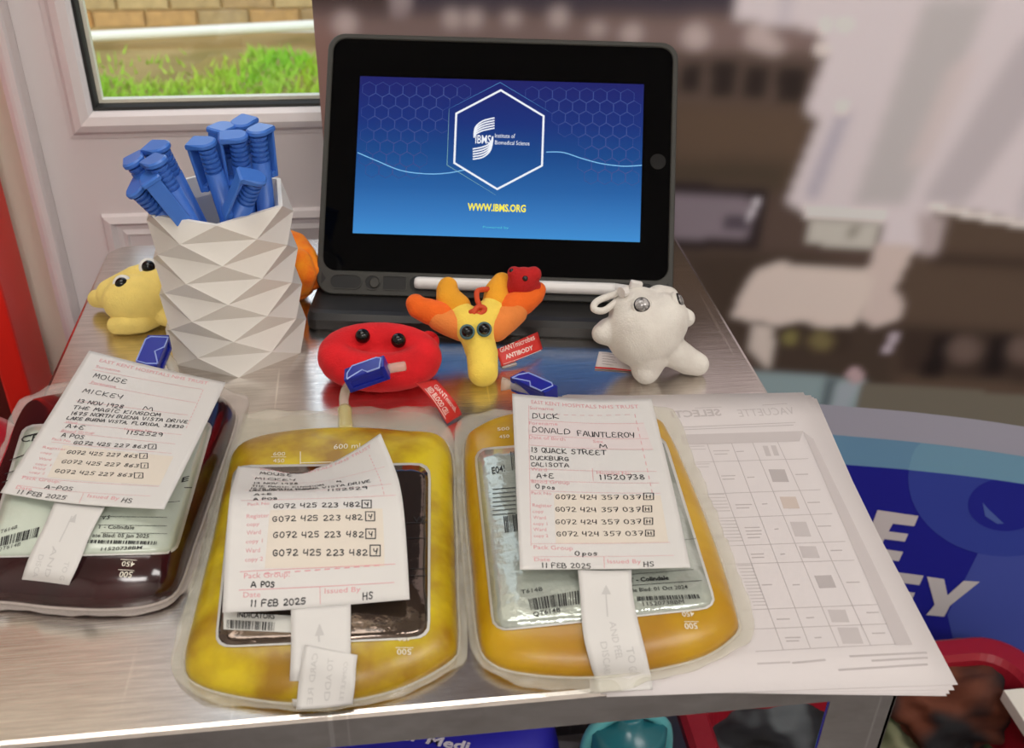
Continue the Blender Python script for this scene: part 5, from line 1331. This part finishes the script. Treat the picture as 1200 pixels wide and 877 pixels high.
s2b = Sheet([[b2.at(*p, .0044) for p in r] for r in [[(357, 756), (388, 762), (419, 768)], [(353, 778), (386, 781), (417, 785)]]] + [[(350, 800, .0128), (384, 801, .0128), (416, 802, .0128)], [(347, 832, .0045), (381, 830, .0045), (413, 826, .0045)]])
def marks2a(k): k.line((373, 740), (374, 752), .0008, 4); k.quad([(369, 746), (380, 745), (375, 732), (374, 732)], 2)
def marks2b(k):
    k.type_box('COMPLETE', [(408, 776), (402, 822), (397, 822), (403, 776)]); k.type_box('TO ADD', [(391, 772), (386, 822), (379, 822), (384, 772)]); k.type_box('CARD RE', [(373, 766), (366, 826), (359, 826), (366, 766)])
paper_tag('white curled handwritten paper tag on the middle yellow plasma bag', sh2, [('tag_strap', s2a, marks2a), ('folded_strap_end', s2b, marks2b)], hand2, pink2, lines2, box2, [(265, 392), (790, 384), (800, 655), (240, 664)])

# ------------------------------------------------------------------ things beside and under the table
REDP = mat('red_plastic', (228, 40, 28), .35); DRED = mat('red_plastic_crate', (150, 22, 40), .4)
# red stand at the far left
rs = thing('red_stand', 'bright red open-fronted cabinet standing left of the table', 'cabinet', (-.46, .30, FLOOR))
x1, x0, y0, y1, zt = float(at_y(62, 440, .338)[0]), -.74, .275, .338, .42
MB().box((x1 - .022, y0, FLOOR), (x1, y1, zt), bev=.003).build('side_panel', REDP, rs)
MB().box((x0, y0, FLOOR), (x0 + .022, y1, zt), bev=.003).build('side_panel', REDP, rs)
MB().box((x0, y0, zt), (x1, y1, zt + .022), bev=.003).build('top_panel', REDP, rs)
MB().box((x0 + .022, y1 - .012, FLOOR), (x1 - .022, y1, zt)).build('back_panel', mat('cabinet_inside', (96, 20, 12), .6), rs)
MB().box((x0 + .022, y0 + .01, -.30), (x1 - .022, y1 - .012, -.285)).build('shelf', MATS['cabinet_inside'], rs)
# crimson cloth heap beside the table
def heap(name, c, r, rgb, m, seed, bumps=.22, rough=.3):
    V, F = ico(); bm = bmesh.new(); bmesh.ops.create_icosphere(bm, subdivisions=5, radius=1)
    rn = random.Random(seed); ph = [rn.uniform(0, 6.28) for _ in range(8)]
    for v in bm.verts:
        p = v.co.copy(); n = (math.sin(p.x * 5 + p.z * 3 + ph[0]) + math.sin(p.y * 6 - p.x * 4 + ph[1]) + .7 * math.sin(p.z * 11 + p.x * 7 + ph[2]) + .5 * abs(math.sin(p.y * 9 + p.z * 9 + ph[3]))) / 3
        v.co = Vector((c[0] + p.x * r[0] * (1 + bumps * n), c[1] + p.y * r[1] * (1 + bumps * n), max(FLOOR + .001, c[2] + p.z * r[2] * (1 + bumps * n))))
    me = bpy.data.meshes.new(name); bm.to_mesh(me); bm.free()
    return me
SAT = mat('crimson_satin', (206, 14, 44), .28, Sheen_Weight=.3)
cl = link('crimson_bag', heap('crimson_bag', (-.345, .125, -.38), (.082, .10, .30), None, None, 3), SAT, None, True)
tag(cl, 'crumpled shiny crimson bag beside the left edge of the table', 'bag')
# red crate at the right with bundles of cloth
cr = thing('red_crate', 'dark red plastic crate on the floor right of the table', 'crate', (.43, .02, FLOOR))
rz = -.40
P_ = [at_z(1095, 750, rz), at_z(1186, 752, rz)]
cx1, cy1 = float(P_[1][0]), float(P_[1][1]) - .0; cx0, cy0 = .245, cy1 - .30
def ring_at(g, z, gy=0): return [(x, y, z) for x, y in rrect((cx1 - cx0) / 2 + g, (cy1 - cy0) / 2 + g, .04 + g * .5, 8, (cx0 + cx1) / 2, (cy0 + cy1) / 2)]
V, F = loft([ring_at(-.045, FLOOR + .001), ring_at(-.012, rz - .02), ring_at(0.0, rz - .018), ring_at(.012, rz - .016), ring_at(.013, rz - .004), ring_at(.008, rz), ring_at(-.010, rz), ring_at(-.014, rz - .006), ring_at(-.050, FLOOR + .012)], True, True)
mesh('crate_shell', V, F, DRED, cr, False)
_y = at_z(1206, 838, rz + .002)
MB().box((float(_y[0]) - .008, float(_y[1]) - .03, rz - .012), (float(_y[0]) + .012, float(_y[1]) + .03, rz + .0015), bev=.001).build('white_sticker', mat('sticker_white', (230, 226, 216), .5), cr)
def camo(name, a, b, c, s):
    m = mat(name, a, .85, bump=.3, bscale=80); nt = m.node_tree; bs = nt.nodes['Principled BSDF']
    tc = nt.nodes.new('ShaderNodeTexCoord'); nz_ = nt.nodes.new('ShaderNodeTexNoise'); nz_.inputs['Scale'].default_value = s; nz_.inputs['Detail'].default_value = 2
    cr_ = nt.nodes.new('ShaderNodeValToRGB'); cr_.color_ramp.interpolation = 'EASE'
    cr_.color_ramp.elements[0].position = .38; cr_.color_ramp.elements[0].color = lin(a) + (1,); cr_.color_ramp.elements[1].position = .6; cr_.color_ramp.elements[1].color = lin(c) + (1,)
    e = cr_.color_ramp.elements.new(.5); e.color = lin(b) + (1,)
    nt.links.new(tc.outputs['Object'], nz_.inputs['Vector']); nt.links.new(nz_.outputs['Fac'], cr_.inputs[0]); nt.links.new(cr_.outputs[0], bs.inputs['Base Color'])
    return m
CA = camo('cloth_dark', (14, 14, 15), (22, 22, 26), (96, 48, 28), 9); CB = camo('cloth_olive', (96, 104, 72), (70, 80, 52), (120, 122, 94), 14); CD = camo('cloth_black', (14, 14, 16), (24, 26, 32), (90, 96, 100), 12)
def bundle(name, px, py, z, r, m, seed, lab):
    p = at_z(px, py, z); o = link(name, heap(name, (p[0], p[1], p[2]), r, None, None, seed, .28), m, None, True); tag(o, lab, 'cloth', 'bundles of cloth in the crate'); return o
bundle('cloth_bundle', 1110, 830, -.47, (.065, .05, .06), CA, 5, 'black cloth bundle with rust patches in the red crate')
bundle('cloth_bundle', 1052, 885, -.52, (.045, .05, .05), CB, 8, 'olive green cloth bundle at the near side of the red crate')
bundle('cloth_bundle', 1172, 862, -.51, (.04, .05, .055), CB, 12, 'olive patched cloth bundle at the right side of the red crate')
bundle('cloth_bundle', 890, 850, -.49, (.075, .06, .05), CD, 9, 'black cloth bundle in the crate seen under the table edge')
# blue bag with white printing, under the table
bb = thing('blue_bag', 'royal blue bag with white printing under the front of the table', 'bag', (.02, .12, FLOOR))
zb = -.38
A_ = at_z(330, 890, zb); B_ = at_z(672, 842, zb)
bm = MB(); L_ = []
ux = (B_ - A_) / np.linalg.norm(B_ - A_); uy = np.array([-ux[1], ux[0], 0]); W_ = np.linalg.norm(B_ - A_) + .1
Bc = (A_ + B_) / 2 + uy * .06 - ux * .06
for g, z in ((-.012, FLOOR + .001), (0, FLOOR + .02), (.004, FLOOR + .15), (-.004, zb - .02), (-.012, zb), (-.03, zb + .004)):
    L_.append([tuple(Bc + ux * x + uy * y + np.array([0, 0, z - Bc[2]])) for x, y in rrect(W_ / 2 + g, .10 + g, .03)])
V, F = loft(L_); mesh('bag_body', V, F, mat('royal_blue_cloth', (34, 30, 168), .6, bump=.3, bscale=40), bb, True)
s = Sheet([[(470, 858, zb + .0045), (560, 868, zb + .0045)], [(462, 871, zb + .0045), (548, 884, zb + .0045)]])
k = Ink(s, .0012); k.type_box('er Medi', [(468, 867), (548, 882), (552, 871), (474, 858)], .03); k.build('white_lettering', mat('lettering_white', (226, 222, 236), .6), bb)
# teal drinking bottle
bo = thing('drinking_bottle', 'translucent teal drinking bottle under the front edge of the table', 'bottle', tuple(at_z(735, 850, -.36)[:2]) + (FLOOR,))
TEAL = film('teal_plastic', (72, 150, 160), .85, .12, .0); TEALD = mat('teal_cap', (38, 112, 124), .25)
bx, by, bz = at_z(735, 866, -.36)
lathe('bottle_body', [(.036, FLOOR), (.040, FLOOR + .01), (.040, -.46), (.042, -.42), (.0415, -.395), (.036, -.372), (.030, -.366)], TEAL, bo, 36, (bx, by, 0))
lathe('bottle_cap', [(.031, -.370), (.032, -.362), (.032, -.345), (.028, -.340), (.012, -.339), (.011, -.330), (.009, -.328)], TEALD, bo, 36, (bx, by, 0))
MB().tube(smooth_path([(bx - .036, by, -.385), (bx - .030, by, -.345), (bx, by, -.325), (bx + .030, by, -.345), (bx + .036, by, -.385)], 8), .005, 10).build('carry_loop', mat('teal_loop', (96, 178, 184), .3), bo, True)
